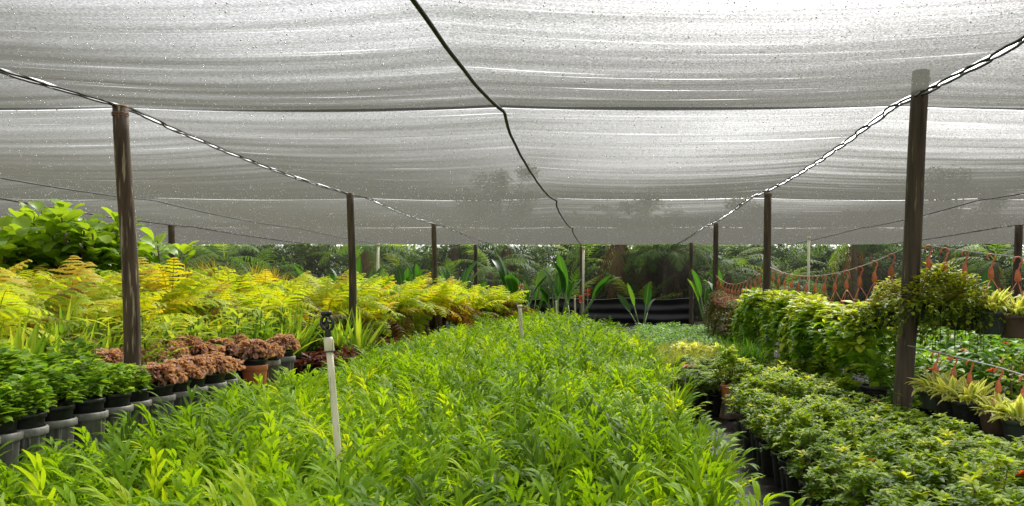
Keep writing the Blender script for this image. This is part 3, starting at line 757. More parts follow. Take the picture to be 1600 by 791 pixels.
for gx in np.arange(-9.2, -4.4, .62):
    for gy in np.arange(4.8, 20.5, .66):
        X = gx + U(-.2, .2); Y = gy + U(-.2, .2)
        if Y > 11.5: X += np.interp(Y, [11.5, 14, 20], [0, .75, 2.0])
        if X > -4.45 and Y < 10.5: continue
        if X < -.86 * Y - .2: continue           # outside the frame on the left
        if X < -7.2 and Y > 18: continue
        front = X > -5.0 + (np.interp(Y, [11.5, 14, 20], [0, .75, 2.0]) if Y > 11.5 else 0)
        lab = ('golden fern in the front row of the left bed, brown fronds hanging low' if front else 'golden-yellow arching fern deep in the left fern bed')
        t = thing('golden_fern', lab, 'fern', (X, Y, 0), U(0, 6.3), 'front row golden ferns' if front else 'golden ferns in the left bed', U(.95, 1.2))
        if front and rng.random() < .5: me = YF[3 + int(rng.random() * 2)]
        else: me = YF[int(rng.random() * 4)]
        ob('fronds', me, t); ob('stem', YST, t)

# ------------------------------------------------------------------ fiddle-leaf figs
def figmesh(nst, h, n):
    mb = MB(); st = MB()
    for _ in range(nst):
        a = U(0, 6.3); b = np.array([math.cos(a) * .12, math.sin(a) * .12, 0]); tp = np.array([math.cos(a) * U(.15, .38), math.sin(a) * U(.15, .38), h * U(.84, 1.0) - .14])
        c = (b + tp) / 2 + U(-.06, .06, 3); tube(st, [b, c, tp], [.022, .017, .010], 7)
        u = np.linspace(.2, 1, n) ** .7 ; az = np.arange(n) * 2.4 + U(0, 6)
        P = b + (tp - b) * u[:, None]
        el = .15 + .8 * u ** 4 + rng.normal(0, .35, n)
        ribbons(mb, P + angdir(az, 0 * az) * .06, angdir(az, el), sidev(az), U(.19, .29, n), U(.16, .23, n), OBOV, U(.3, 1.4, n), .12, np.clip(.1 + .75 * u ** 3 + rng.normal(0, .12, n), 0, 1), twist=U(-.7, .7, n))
    return mb.mesh('foliage', M['fig']), st.mesh('stem', M['stem'])
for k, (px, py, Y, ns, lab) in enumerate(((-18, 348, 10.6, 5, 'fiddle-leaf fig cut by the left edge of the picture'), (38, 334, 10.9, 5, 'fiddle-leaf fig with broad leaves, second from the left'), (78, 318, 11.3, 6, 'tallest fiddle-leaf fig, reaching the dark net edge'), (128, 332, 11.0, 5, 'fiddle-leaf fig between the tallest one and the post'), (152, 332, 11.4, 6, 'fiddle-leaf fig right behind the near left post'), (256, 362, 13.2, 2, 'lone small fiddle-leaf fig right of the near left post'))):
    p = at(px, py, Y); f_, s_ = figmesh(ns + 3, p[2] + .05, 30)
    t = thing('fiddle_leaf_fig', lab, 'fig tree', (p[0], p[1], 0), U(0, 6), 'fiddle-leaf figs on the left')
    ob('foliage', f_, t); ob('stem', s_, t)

# ------------------------------------------------------------------ spiky dracaenas, banana-leaved plants at the back
def dracmesh():
    mb = MB(); st = MB()
    for k in range(2):
        a = U(0, 6.3); h = U(.75, 1.0) if k == 0 else U(.5, .75); h *= .82; tp = np.array([math.cos(a) * .15 * k, math.sin(a) * .15 * k, h])
        tube(st, [(0, 0, 0), tp * .6 + (.02, 0, 0), tp], [.02, .016, .016], 7)
        n = 64; az = U(0, 6.3, n); el = np.radians(U(-25, 85, n))
        ribbons(mb, tp + U(-.02, .02, (n, 3)), angdir(az, el), sidev(az), U(.24, .36, n), .019, [.8, 1, .75, .4, .03], U(.1, .8, n), .2, np.clip(rng.normal(.5, .2, n), 0, 1))
    return mb.mesh('leaves', M['drac']), st.mesh('stem', M['stem'])
DR = [dracmesh() for _ in range(3)]
for px, py, Y, lab in ((288, 412, 18, 'spiky yellow dracaena just right of the lone fig'), (318, 414, 19, 'short spiky dracaena, second right of the lone fig'), (336, 404, 18.5, 'full yellow spiky dracaena in the middle of its row'), (362, 404, 19, 'dusty green spiky dracaena beside the full yellow one'), (398, 398, 19.5, 'star-shaped orange-yellow dracaena, tallest of its row'), (430, 414, 20.5, 'faint spiky dracaena at the right end of its row')):
    p = at(px, py, Y); d_ = random.choice(DR)
    t = thing('dracaena', lab, 'dracaena', (p[0], p[1], 0), U(0, 6), 'dracaenas behind the golden ferns', p[2] / 1.0)
    ob('leaves', d_[0], t); ob('stem', d_[1], t)

def bananamesh(n, h, lf=(.6, .9), w=.2, spread=.35, flop=.3):
    mb = MB(); st = MB()
    az = np.arange(n) * 2.1 + U(0, 6); el = np.pi / 2 - U(.06, spread, n); k0 = h * U(.35, .55, n)
    D = angdir(az, el); base = np.stack([np.cos(az) * .04, np.sin(az) * .04, 0 * az], 1)
    P = base + D * k0[:, None]
    for i in range(n): tube(st, [base[i], base[i] * .6 + P[i] * .4, P[i]], [.032, .022, .014], 7)
    L = U(*lf, n) * h / 1.6 * .85
    ribbons(mb, P, D, sidev(az + U(-.9, .9, n)), L, w * U(.8, 1.2, n), [.2, .75, 1, 1, .9, .65, .05], U(.1, flop * 3, n), .16, np.clip(rng.normal(.45, .28, n), 0, 1), power=1.6, twist=U(-.7, .7, n))
    return mb.mesh('leaves', M['banana']), st.mesh('stem', M['green_stem'])
BAN = [bananamesh(9, 1.6, (.45, .85), .17, .5), bananamesh(6, 1.6, (.4, .8), .15, spread=.4), bananamesh(6, 1.7, spread=.7, flop=.5), bananamesh(4, 1.5, spread=.6, flop=.35)]
for px, py, Y, k, lab in (
    (500, 402, 21, 1, 'paddle-leaved plant left of the second left post, behind the golden ferns'), (534, 405, 21.5, 1, 'small paddle-leaved plant touching the second left post'),
    (566, 388, 21, 1, 'tall single paddle leaf plant right of the second left post'), (640, 402, 21.5, 0, 'broad paddle-leaved clump left of the third left post'),
    (663, 396, 22, 0, 'tallest paddle-leaved clump directly behind the third left post'), (706, 390, 22, 1, 'paddle-leaved clump between the third and fourth left posts'),
    (722, 405, 22.5, 0, 'lower paddle-leaved clump beside the fourth left post'), (806, 388, 22, 2, 'banana plant with split drooping leaves over the end of the golden ferns'),
    (828, 430, 23, 0, 'dark low paddle plant at the left end of the black sheeting'), (872, 410, 22.5, 0, 'paddle-leaved plant left of the central cable post'),
    (893, 392, 22.3, 2, 'tall banana plant with arching leaves beside the red flowers'), (1003, 428, 21.5, 3, 'young banana plant standing alone before the black sheeting'),
    (1108, 408, 19.5, 1, 'paddle-leaved plant just left of the third right post'), (1132, 412, 20.5, 2, 'paddle-leaved plant just right of the third right post')):
    p = at(px, py, Y); b_ = BAN[k]
    t = thing('banana_plant', lab, 'banana plant', (p[0], p[1], 0), U(0, 6), 'broad-leaved plants along the back net', p[2] / 1.55)
    ob('leaves', b_[0], t); ob('stem', b_[1], t)
# big-leaved plants at back right
for px, py, Y, k, lab in ((1545, 388, 9.5, 0, 'broad-leaved plant behind the string on the far right'), (1490, 392, 9.0, 3, 'broad soft-leaved plant behind the near right post')):
    p = at(px, py, Y); t = thing('banana_plant', lab, 'banana plant', (p[0], p[1], 0), U(0, 6), 'broad-leaved plants behind the right baskets', p[2] / 1.6)
    ob('leaves', BAN[k][0], t); ob('stem', BAN[k][1], t)
# red heliconia flowers
def heli():
    mb = MB(); n = 26; az = U(0, 6.3, n); P = np.stack([np.cos(az) * .05, np.sin(az) * .05, U(0, .3, n)], 1)
    ribbons(mb, P, angdir(az, U(.1, .9, n)), sidev(az), .14, .05, [.6, 1, .5, .05], .4, .3, U(0, 1, n)); return mb.mesh('flowers', M['helic'])
HE = heli(); mb = MB(); tube(mb, [(0, 0, -1.2), (0, .02, -.6), (0, 0, .1)], .02, 6); HS = mb.mesh('stem', M['green_stem'])
for px, py, Y, lab in ((814, 458, 21, 'red flower spike at the right end of the golden ferns'), (918, 464, 22, 'red flower spike above the black sheeting'), (908, 474, 21.8, 'lower red flower spike beside the thin cream pipe')):
    p = at(px, py, Y); t = thing('heliconia', lab, 'flower', p, U(0, 6), 'red flower spikes', .7); ob('flowers', HE, t); ob('stem', HS, t).scale = (1, 1, p[2] / 1.2 / .7)

# ------------------------------------------------------------------ trees outside
def palmmesh(h, nf, fl, dead=0, droop=1.2):
    tr = MB(); n = 14; z = np.linspace(0, h, n); lean = U(-.15, .15)
    tube(tr, np.stack([lean * (z / h) ** 2, .05 * np.sin(z), z], 1), np.interp(z, [0, .3, h], [.19, .13, .10]) * (1 + .05 * (np.arange(n) % 2)), 10)
    top = np.array([lean, .05 * math.sin(h), h])
    cr = MB(); az = np.arange(nf) * 2.4 + U(0, 6); el = np.radians(U(-5, 75, nf))
    frond(cr, top + angdir(az, el) * .08, angdir(az, el), sidev(az), U(.85, 1.1, nf) * fl, U(.8, 1.3, nf) * droop, 22, (.12, .28, .26, .08), .04, (1.1, .5), .03, np.clip(rng.normal(.45, .2, nf), 0, 1), pbend=.7, prof=(.8, 1, .1), start=.15, jitter=.15)
    dd = None
    if dead:
        d_ = MB(); az = U(0, 6.3, dead); el = np.radians(U(-75, -35, dead))
        frond(d_, top + U(-.05, .05, (dead, 3)), angdir(az, el), sidev(az), U(.8, 1.2, dead) * fl, .5, 16, (.15, .22, .2, .08), .04, (.6, .4), .03, U(0, 1, dead), pbend=.9, prof=(.8, 1, .1), start=.1, jitter=.2)
        dd = d_.mesh('dead_fronds', M['dead'])
    return tr.mesh('trunk', M['bark']), cr.mesh('crown', M['palm']), dd
PM = [palmmesh(1.0, 20, 2.0), palmmesh(1.9, 18, 2.2, 6), palmmesh(2.9, 18, 2.3, 12), palmmesh(4.4, 18, 2.4, 14), palmmesh(.35, 16, 1.8, 0, .7)]
def place_palm(k, x, y, lab, s=1.0, grp='palms behind the back net'):
    t = thing('palm_tree', lab, 'palm tree', (x, y, 0), U(0, 6), grp, s); a, b, c = PM[k]
    ob('trunk', a, t); ob('crown', b, t)
    if c: ob('dead_fronds', c, t)
k = 0
for x in np.arange(-17, 15, 1.55):
    place_palm((4, 0, 1, 0, 4, 2)[k % 6], x + U(-.5, .5), 27.3 + U(-.8, 1.2), ('low bushy palm against the outside of the back net' if k % 6 in (0, 1, 3, 4) else 'taller palm with brown hanging fronds just outside the back net'), U(.85, 1.15), 'low palms outside the back net' if k % 6 in (0, 1, 3, 4) else 'shaggy palms outside the back net'); k += 1
for x in np.arange(-20, 18, 2.3):
    place_palm((2, 1, 1, 2)[k % 4], x + U(-.7, .7), 31.5 + U(-1.5, 2.5), 'palm trunk standing deeper in the grove behind the back net', U(.85, 1.15), 'palms in the grove behind'); k += 1
for px, Y in ((1022, 28), (1038, 27.3), (1058, 27.6), (1074, 28), (1010, 28.5)):
    p = at(px, 400, Y); place_palm(2, p[0], Y, 'palm hung with brown dead fronds left of the last right post', .8, 'dead-fronded palms behind the net')

def treemesh(h, rad, n, seed):
    tr = MB(); cl = MB()
    tube(tr, [(0, 0, 0), (.05, .03, h * .25), (-.04, .05, h * .5), (.02, 0, h * .82)], [.17, .13, .10, .03], 9)
    centres = []
    for q in range(11):
        a = q * 2.4 + U(-.3, .3); z0 = h * U(.3, .62); r_ = rad * U(.45, .95); e = np.array([math.cos(a) * r_, math.sin(a) * r_, z0 + h * U(.1, .36)])
        b = np.array([0, 0, z0]); tube(tr, [b, (b + e) / 2 + (0, 0, .12), e], [.05, .035, .012], 6); centres.append(e)
    centres.append(np.array([0, 0, h * .88])); centres = np.array(centres)
    i = rng.integers(0, len(centres), n); rr = U(.25, .42, len(centres)) * rad
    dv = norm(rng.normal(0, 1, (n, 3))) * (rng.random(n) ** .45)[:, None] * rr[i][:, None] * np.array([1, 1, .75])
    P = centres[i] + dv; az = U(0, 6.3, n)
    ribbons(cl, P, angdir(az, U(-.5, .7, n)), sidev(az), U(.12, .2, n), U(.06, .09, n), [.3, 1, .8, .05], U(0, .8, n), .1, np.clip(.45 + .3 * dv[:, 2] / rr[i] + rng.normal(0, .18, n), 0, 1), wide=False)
    return tr.mesh('trunk', M['bark']), cl.mesh('crown', M['tree'])
TR = [treemesh(6.5, 2.2, 6000, 1), treemesh(8.5, 2.6, 7000, 2), treemesh(5, 2.4, 6000, 3)]
def place_tree(k, x, y, lab, s=1.0, grp='trees outside the nursery'):
    t = thing('leafy_tree', lab, 'tree', (x, y, 0), U(0, 6), grp, s); ob('trunk', TR[k][0], t); ob('crown', TR[k][1], t)
place_tree(1, at(782, 0, 44)[0], 44, 'leafy tree showing as a faint green shape through the central net', 1.0, None)
place_tree(0, at(1010, 0, 46)[0], 46, 'broad tree seen dimly through the net right of the central cable', 1.1, None)
place_tree(0, at(1495, 0, 40)[0], 40, 'tree showing dimly through the right net bay', 1.2, None)
place_tree(0, at(1150, 0, 42)[0], 42, 'tree behind the palms beyond the right post row', 1.0, None)
for x, y, k_ in ((-17.5, 13, 2), (-18.5, 18, 0), (-17.5, 22.5, 2), (-21, 15, 1), (-20, 27, 0), (-15.5, 33, 2), (-11, 36, 0), (-8, 34, 2), (-24, 23, 1), (-4.5, 36.5, 2)):
    place_tree(k_, x, y, 'leafy tree darkening the left side beyond the shade nets', U(.5, .68), 'trees beyond the left shade nets')
for x, y, k_ in ((16.5, 17, 2), (17.5, 22, 0), (12.5, 31, 2), (8, 35, 2), (4, 35, 2), (7.2, 31.5, 2), (9.6, 33, 2), (5.6, 33.5, 2), (11, 29.5, 2), (17, 28, 0), (21, 24, 1)):
    place_tree(k_, x, y, 'leafy tree beyond the right end of the shade nets', U(.5, .65), 'trees beyond the right shade nets')

for j, x in enumerate(np.arange(-21, 19, 1.9)):
    place_tree(2, x + U(-.5, .5), 36.5 + U(-1.5, 2.5), 'dark leafy tree filling the gaps between the palms behind the back net', U(.68, .84), 'leafy trees behind the palms')
def shrub(seed):
    mb = MB(); n = 2600; dome_leaves(mb, n, 1.25, 2.1, .1, .2, .08, [.3, 1, .8, .05], (-.6, .8), (0, .8), (.1, .9), .1, .35, .3, wide=False, aj=1.3)
    tr = MB(); tube(tr, [(0, 0, 0), (.05, 0, .8), (0, .05, 1.5)], [.06, .05, .02], 7); return mb.mesh('crown', M['tree']), tr.mesh('trunk', M['bark'])
SH = [shrub(k_) for k_ in range(3)]
for j, x in enumerate(np.arange(-19, 18, .95)):
    t = thing('shrub', 'dark bushy shrub among the palm trunks behind the back net', 'shrub', (x + U(-.4, .4), (29.6 if j % 2 else 33.5) + U(-.8, 1.2), 0), U(0, 6), 'shrubs behind the back net', U(.85, 1.2) * (1 if j % 2 else 1.55)); ob('crown', SH[j % 3][0], t); ob('trunk', SH[j % 3][1], t)

# ------------------------------------------------------------------ azaleas
def azmesh(n, hl, rad, tn, nl=7):
    mb = MB(); tw = MB()
    az = U(0, 6.3, n); u = rng.random(n) ** .55; ze = u * 1.75
    s = .6 + .4 * rng.random(n) ** .5
    rr = rad * np.sin(np.minimum(ze, 1.5)) * s * (1 + .25 * np.sin(az * 3 + U(0, 6))); zz = .03 + hl * (.28 + .72 * np.cos(ze)) * s * (1 + rng.normal(0, .14, n))
    P = np.stack([np.cos(az) * rr, np.sin(az) * rr, np.maximum(.02, zz)], 1)
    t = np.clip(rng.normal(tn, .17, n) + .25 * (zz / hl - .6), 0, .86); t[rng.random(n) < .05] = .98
    rosettes(mb, P, nl, .058, .0215, (.0, .9), t)
    twigs(tw, P[:: max(1, n // 26)], 0.)
    return mb.mesh('foliage', M['azal']), tw.mesh('twigs', M['stem'])
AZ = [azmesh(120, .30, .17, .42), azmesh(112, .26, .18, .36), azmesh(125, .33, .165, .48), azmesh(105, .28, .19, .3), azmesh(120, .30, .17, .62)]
AP = pot_mesh('pot', .088, .2, M['black_plastic'], seg=22); AS = soil_mesh(.088, .185); OP = pot_mesh('pot', .09, .2, M['terracotta'])
def flower(mat, n=9, L=.034):
    mb = MB(); az = np.linspace(0, 6.28, n, endpoint=False) + U(0, 1, n)
    ribbons(mb, np.zeros((n, 3)), angdir(az, U(.1, 1.0, n)), sidev(az), L, L * .8, [.3, .9, 1, .6], .6, .15, U(0, 1, n)); return mb.mesh('flower', mat)
FL = {k_: flower(M['flower_' + k_]) for k_ in ('pink', 'white', 'orange')}
def azalea(x, y, label, group, k=None, pot=AP, sc=1., z=0., flowers=(), slim=False, low=False, flat=False):
    t = thing('azalea_bush', label, 'azalea', (x, y, z + .012), U(0, 6.3), group, sc)
    p = ob('pot', pot, t); ob('soil', AS, t); f_, w_ = AZ[int(rng.random() * 4) if k is None else k]
    f = ob('foliage', f_, t); f.location = (0, 0, .19); f.scale = (U(.82, 1.0), U(.82, 1.0), U(.72, 1.08))
    if low: f.scale = (f.scale[0], f.scale[1], U(.6, .84))
    if slim: f.scale = (.80, .80, .8); f.location = (0, 0, .205)
    if flat: f.scale = (1.0, 1.0, .55); f.location = (0, 0, .185)
    w = ob('twigs', w_, t); w.location = (0, 0, .2); w.scale = f.scale
    for c in flowers:
        q = ob('flower', FL[c], t); a = U(0, 6.3); q.location = (.09 * math.cos(a), .09 * math.sin(a), .18 + U(.2, .25)); q.scale = (.85,) * 3; q.rotation_euler = (U(-.4, .4), U(-.4, .4), 0)
    return t
sp = .235
for ci, cx_ in enumerate(np.arange(.97, 3.4, sp)):
    for ri, cy_ in enumerate(np.arange(2.55, 7.0, sp)):
        x = cx_ + U(-.03, .03) + (.1 if ri % 2 else 0) * (0 if ci == 0 else 1); y = cy_ + U(-.03, .03)
        if ci == 0: x = 1.04 + U(-.02, .03) + .01 * (y - 3)
        else: x += .06
        if x > .545 * y + .45: continue
        if (x - 2.13) ** 2 + (y - 5.5) ** 2 < .035: continue
        if x > 2.0 and y > 3.95: continue
        if x < 1.22 and y > 6.1: continue
        if x > 1.9 and y > 5.7: continue
        fl = ()
        r_ = rng.random()
        if r_ < .02: fl = ('orange',)
        elif r_ < .08: fl = ('white',)
        if ci == 0: lab, g = 'azalea bush at the edge of the wet path, its black pot in view', 'azaleas along the path edge'
        elif fl: lab, g = 'azalea bush with an ' + 'orange bloom, inside the dense near azalea block' if fl[0] == 'orange' else 'azalea bush with pale cream blooms inside the dense near azalea block', 'azaleas in bloom'
        elif rng.random() < .14: lab, g = 'azalea bush with yellowish new leaves inside the near azalea block', 'yellowish azaleas'
        else: lab, g = 'dark green azalea bush packed inside the near azalea block', 'azaleas in the near block'
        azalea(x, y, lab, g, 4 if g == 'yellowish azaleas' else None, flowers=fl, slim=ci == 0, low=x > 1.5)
for cx_ in np.arange(1.0, 2.3, .3):
    for cy_ in np.arange(7.3, 9.7, .36):
        x, y = cx_ + U(-.06, .06), cy_ + U(-.08, .08)
        azalea(x, y, 'olive-green azalea bush in the farther block behind the orange pot', 'azaleas in the farther block', sc=.95, flat=True)
azalea(1.11, 7.0, 'azalea in a bright orange pot at the path edge', None, pot=OP, sc=.9, z=.13)
# upturned pot under the orange one
mb = MB(); lathe(mb, [(.075, .14), (.095, .02), (.1, .02), (.1, 0), (.09, 0)], 22); lathe(mb, [(0, .141), (.075, .14)], 22)
o = mb.obj('upturned_pot', M['brown_plastic']); o.location = (1.11, 7.0, .012); tag(o, 'brown upturned pot carrying the orange pot', 'pot')
azalea(.78, 7.15, 'pale-pink-flowered azalea in a wide black pot left of the orange pot', None, sc=1.15, flat=True, flowers=('pink', 'pink'))
azalea(.96, 7.9, 'azalea with a pink bloom near the pale grass patch', None, sc=1.0, flat=True, flowers=('pink',))

# ------------------------------------------------------------------ green plants right-middle
# pale fine grass patch
mb = MB(); n = 9000; X = U(.72, 1.95, n); Y = U(9.6, 12.0, n); az = U(0, 6.3, n)
ribbons(mb, np.stack([X, Y, np.full(n, .18) + .05 * np.sin(X * 4) * np.sin(Y * 3)], 1), angdir(az, U(.7, 1.5, n)), sidev(az), U(.14, .27, n), .006, [1, .8, .05], U(.2, 1.2, n), .0, np.clip(rng.normal(.5, .2, n), 0, 1), wide=False)
o = mb.obj('grass', M['grassy']); o['kind'] = 'stuff'; o['label'] = 'pale feathery ornamental grass patch right of the fern bed'
mb = MB(); box(mb, (1.34, 10.8, .10), (1.26, 2.4, .18)); o = mb.obj('planting_tray', M['black_plastic'], smooth=False); tag(o, 'low black tray under the pale grass patch', 'tray')
def bushmesh(mat, n, rad, h, L, W, name='foliage', prof=ELL, wide=True):
    mb = MB(); dome_leaves(mb, n, rad, h, .05, L, W, prof, (-.2, .9), (.2, 1.), (.05, 1), .12, .3, .5, wide=wide); return mb.mesh(name, mat)
MI = [bushmesh(M['mint'], 420, .30, .42, .085, .045) for _ in range(3)]; LM = [bushmesh(M['mint'], 600, .32, .27, .055, .032, wide=False) for _ in range(3)]
for X in np.arange(.85, 2.2, .42):
    for Y in np.arange(12.6, 18.5, .62):
        if X < bed_right(Y) + .15: continue
        t = thing('green_bush', 'low fresh green bush between the grass patch and the black sheeting', 'bush', (X + U(-.1, .1), Y + U(-.15, .15), .0), U(0, 6), 'low green bushes by the black sheeting', U(.95, 1.2)); ob('foliage', random.choice(LM), t); ob('pot', SBP, t).scale = (1, 1, .5)
for Y in np.arange(6.3, 9.6, .42):
    for X in np.arange(2.75, 5.6, .42):
        if X > .58 * Y + .3: continue
        t = thing('green_bush', 'leafy bright green bush in the mass below the right hanging baskets', 'bush', (X + U(-.08, .08), Y + U(-.1, .1), .12 + .08 * (Y - 6.3)), U(0, 6), 'green bushes below the right baskets', U(.8, 1.45)); ob('foliage', random.choice(MI), t); ob('pot', SBP, t).scale = (1, 1, .5)
# yellow-green ferns on the grass
for px, py, Y in ((1065, 548, 10.6), (1088, 552, 10.3), (1120, 556, 10.2)):
    p = at(px, py, Y); mb = MB(); dome_leaves(mb, 60, .1, .1, .12, .1, .05, ELL, (.2, 1.2), (.3, 1), (.6, 1), .1)
    t = thing('seedling', 'bright lime seedling rising from the pale grass patch', 'seedling', (p[0], p[1], .2), 0, 'lime seedlings on the grass'); ob('foliage', mb.mesh('foliage', M['varieg']), t)
    mb = MB(); tube(mb, [(0, 0, 0), (0, 0, .2)], .005, 5); ob('stem', mb.mesh('stem', M['green_stem']), t)
# blue-green strappy tufts
ST2 = []
for _ in range(2):
    mb = MB(); n = 60; az = U(0, 6.3, n); ribbons(mb, np.stack([U(-.1, .1, n), U(-.1, .1, n), np.full(n, .15)], 1), angdir(az, U(.9, 1.5, n)), sidev(az), U(.2, .38, n), .014, [1, .9, .6, .05], U(.1, .9, n), .1, U(0, .6, n), wide=False); ST2.append(mb.mesh('blades', M['mint']))
for px, py, Y in ((1150, 580, 9.0), (1165, 575, 9.2), (1178, 580, 9.0), (1140, 572, 9.5)):
    p = at(px, py, Y); t = thing('grassy_tuft', 'dark green grassy tuft before the yellow-green trailing baskets', 'grass tuft', (p[0], p[1], .1), U(0, 6), 'grassy tufts by the baskets', 1.15); ob('blades', random.choice(ST2), t); ob('pot', SBP, t).scale = (.9, .9, .7)

# ------------------------------------------------------------------ hanging baskets
def hook_mesh():
    """orange plastic hook: open crook, flat wedge body"""
    mb = MB()
    an = np.linspace(np.radians(-60), np.radians(200), 14); r_ = .026
    pts = np.stack([r_ * np.cos(an)[::-1], 0 * an, r_ * np.sin(an)[::-1]], 1)
    # from tip over the top and down into the body
    tail = np.array([[.016, 0, -.034], [.006, 0, -.055], [.0, 0, -.07]])
    tube(mb, np.concatenate([pts, tail]), .0062, 7)
    v = []
    for z, w, d in ((-.06, .008, .006), (-.09, .017, .005), (-.13, .022, .004), (-.142, .012, .004)):
        v.append([(-w, -d, z), (w, -d, z), (w, d, z), (-w, d, z)])
    v = np.array(v); i = np.arange(3)[:, None] * 4; j = np.arange(4)[None]; j2 = (j + 1) % 4
    mb.add(v, np.stack([i + j, i + j2, i + 4 + j2, i + 4 + j], -1))
    return mb
HK = hook_mesh().mesh('hook', M['hook'])
def wire_mesh(drop, r):
    mb = MB()
    for a in (.3, 2.4, 4.5): tube(mb, [(0, 0, -.138), (math.cos(a) * r * .55, math.sin(a) * r * .55, -.138 - (drop - .138) * .5), (math.cos(a) * r, math.sin(a) * r, -drop)], .0028, 5)
    return mb.mesh('hanger_wires', M['hook'])
DROP = .37
WR = {d: wire_mesh(d, .125) for d in (DROP, .26)}
HPm = {'black': pot_mesh('pot', .125, .16, M['black_plastic']), 'brown': pot_mesh('pot', .125, .16, M['brown_plastic']), 'green': pot_mesh('pot', .125, .16, M['dark_green_plastic'])}
HS2 = soil_mesh(.125, .15)
def trailing(mat, ns, nl, length, L, W, prof, topn, tilt_t=(.1, .9), name='foliage', vary=.65, wide=True, dh=.16):
    """strands spilling over the rim + a tuft on top; origin at pot base, rim at .16"""
    mb = MB()
    dome_leaves(mb, topn, .17, dh, .15, L, W, prof, tilt_t, (.2, 1), (.35, 1.0), .12, .3, wide=wide)
    P, D, S, T = [], [], [], []
    for q in range(ns):
        a = q * 2.4 + U(-.3, .3); ln = length * U(1 - vary, 1.1); r0 = .13; out_ = U(.03, .2)
        u = np.sort(rng.random(nl)); x = r0 + out_ * np.sin(np.minimum(u * 2.2, 1.57)); z = .17 + .04 * np.sin(u * 3) - ln * u
        aa = a + .3 * np.sin(u * 3 + q)
        tube(mb, np.stack([(r0 + out_ * np.sin(np.minimum(np.linspace(0, 1, 6) * 2.2, 1.57))) * math.cos(a), (r0 + out_ * np.sin(np.minimum(np.linspace(0, 1, 6) * 2.2, 1.57))) * math.sin(a), .17 - ln * np.linspace(0, 1, 6)], 1), .002, 4, .4)
        az = aa + rng.normal(0, 1.0, nl)
        P.append(np.stack([x * np.cos(aa), x * np.sin(aa), z], 1)); D.append(angdir(az, U(-.9, .9, nl))); S.append(sidev(az)); T.append(np.clip(rng.normal(.48, .22, nl) + .2 * (1 - u) - .1, 0, 1))
    P, D, S, T = map(np.concatenate, (P, D, S, T)); n = len(P)
    ribbons(mb, P, D, S, U(.7, 1.2, n) * L, U(.75, 1.15, n) * W, prof, U(.2, 1.1, n), .12, T, wide=wide)
    return mb.mesh(name, mat)
PO = [trailing(M['pothos'], 22, 17, .98, .10, .078, HEART, 80), trailing(M['pothos'], 20, 15, .8, .105, .08, HEART, 90), trailing(M['pothos'], 23, 18, 1.05, .095, .07, HEART, 70)]
SM = [trailing(M['tiny'], 34, 20, .30, .038, .026, ELL, 900, wide=False, dh=.27), trailing(M['tiny'], 34, 20, .26, .036, .024, ELL, 1000, wide=False, dh=.24)]
OL = [trailing(M['olive'], 36, 26, .75, .05, .03, ELL, 260, wide=False), trailing(M['olive'], 36, 28, .9, .045, .028, ELL, 220, wide=False)]
def varmesh():
    mb = MB(); n = 46; az = U(0, 6.3, n); el = np.radians(U(15, 85, n))
    P = np.stack([np.cos(az) * U(0, .09, n), np.sin(az) * U(0, .09, n), np.full(n, .15)], 1)
    ribbons(mb, P, angdir(az, el), sidev(az), U(.10, .2, n), U(.042, .06, n), LANCE, U(.4, 1.3, n), .18, U(.2, 1, n))
    dome_leaves(mb, 60, .15, .06, .15, .05, .03, ELL, (-.4, .6), (.2, 1), (.2, .8)); return mb.mesh('foliage', M['varieg'])
VA = [varmesh() for _ in range(3)]
def basket(pt, kind, label, group, pot='black', drop=DROP, sc=1.0, rz=None, slip=0.):
    """pt: the point on the string"""
    t = thing('hanging_basket', label, 'hanging basket', (pt[0], pt[1], pt[2] - .026), U(0, 6.3) if rz is None else rz, group, sc)
    h = ob('hook', HK, t); h.rotation_euler = (0, 0, U(-.5, .5) - (t.rotation_euler.z)); ob('hanger_wires', WR[drop], t)
    p = ob('pot', HPm[pot], t); p.location = (0, 0, -drop - .155); s = ob('soil', HS2, t); s.location = p.location
    f = ob('foliage', random.choice({'po': PO, 'sm': SM, 'ol': OL, 'va': VA}[kind]), t); f.location = p.location; f.rotation_euler = (0, 0, U(0, 6.3))
    f.scale = (U(.85, 1.15), U(.85, 1.15), U(.55, 1.15) if kind == 'po' else U(.85, 1.1))
    return t
def sagline(a, b, sag, n=30):
    a, b = np.asarray(a, float), np.asarray(b, float); u = np.linspace(0, 1, n)[:, None]
    p = a + (b - a) * u; p[:, 2] -= sag * 4 * (u * (1 - u))[:, 0]; return p
def on(p, u):
    q = u * (len(p) - 1); i = min(int(q), len(p) - 2); return p[i] + (p[i + 1] - p[i]) * (q - i)
def stringobj(p, label, mat='string', r=.004):
    mb = MB(); tube(mb, p, r, 6); return tag(mb.obj('hanging_string', M[mat]), label, 'string', 'strings carrying the hanging baskets')
P1, P2, P3, P4 = at(1437, 384, 5.5), at(1199, 418, 11.1), at(1118, 430, 16.3), at(1080, 440, 23.2)
s12 = sagline(P1 + (-.065, .02, 0), P2 + (.03, -.06, 0), .17); s23 = sagline(P2 + (-.05, .05, 0), P3 + (0, -.06, 0), .22)
s1r = sagline(P1 + (.05, -.03, .0), np.array([3.9, 4.75, 1.35]), .05)
stringobj(s12, 'sagging grey string from the near right post to the second right post'); stringobj(s23, 'rusty sagging string between the second and third right posts', 'rust_string', .006)
stringobj(s1r, 'grey string running right from the thick near right post')
N1 = 13
for i, u in enumerate(np.linspace(.07, .96, N1)):
    lab = 'trailing yellow-green basket on the string behind the near right post'
    kind = 'po'
    if i == 0: lab, kind = 'bushy small-leaved basket hanging on the far side of the near right post', 'sm'
    basket(on(s12, u), kind, lab, 'trailing pothos baskets on the right' if i else None, 'black', sc=1.0)
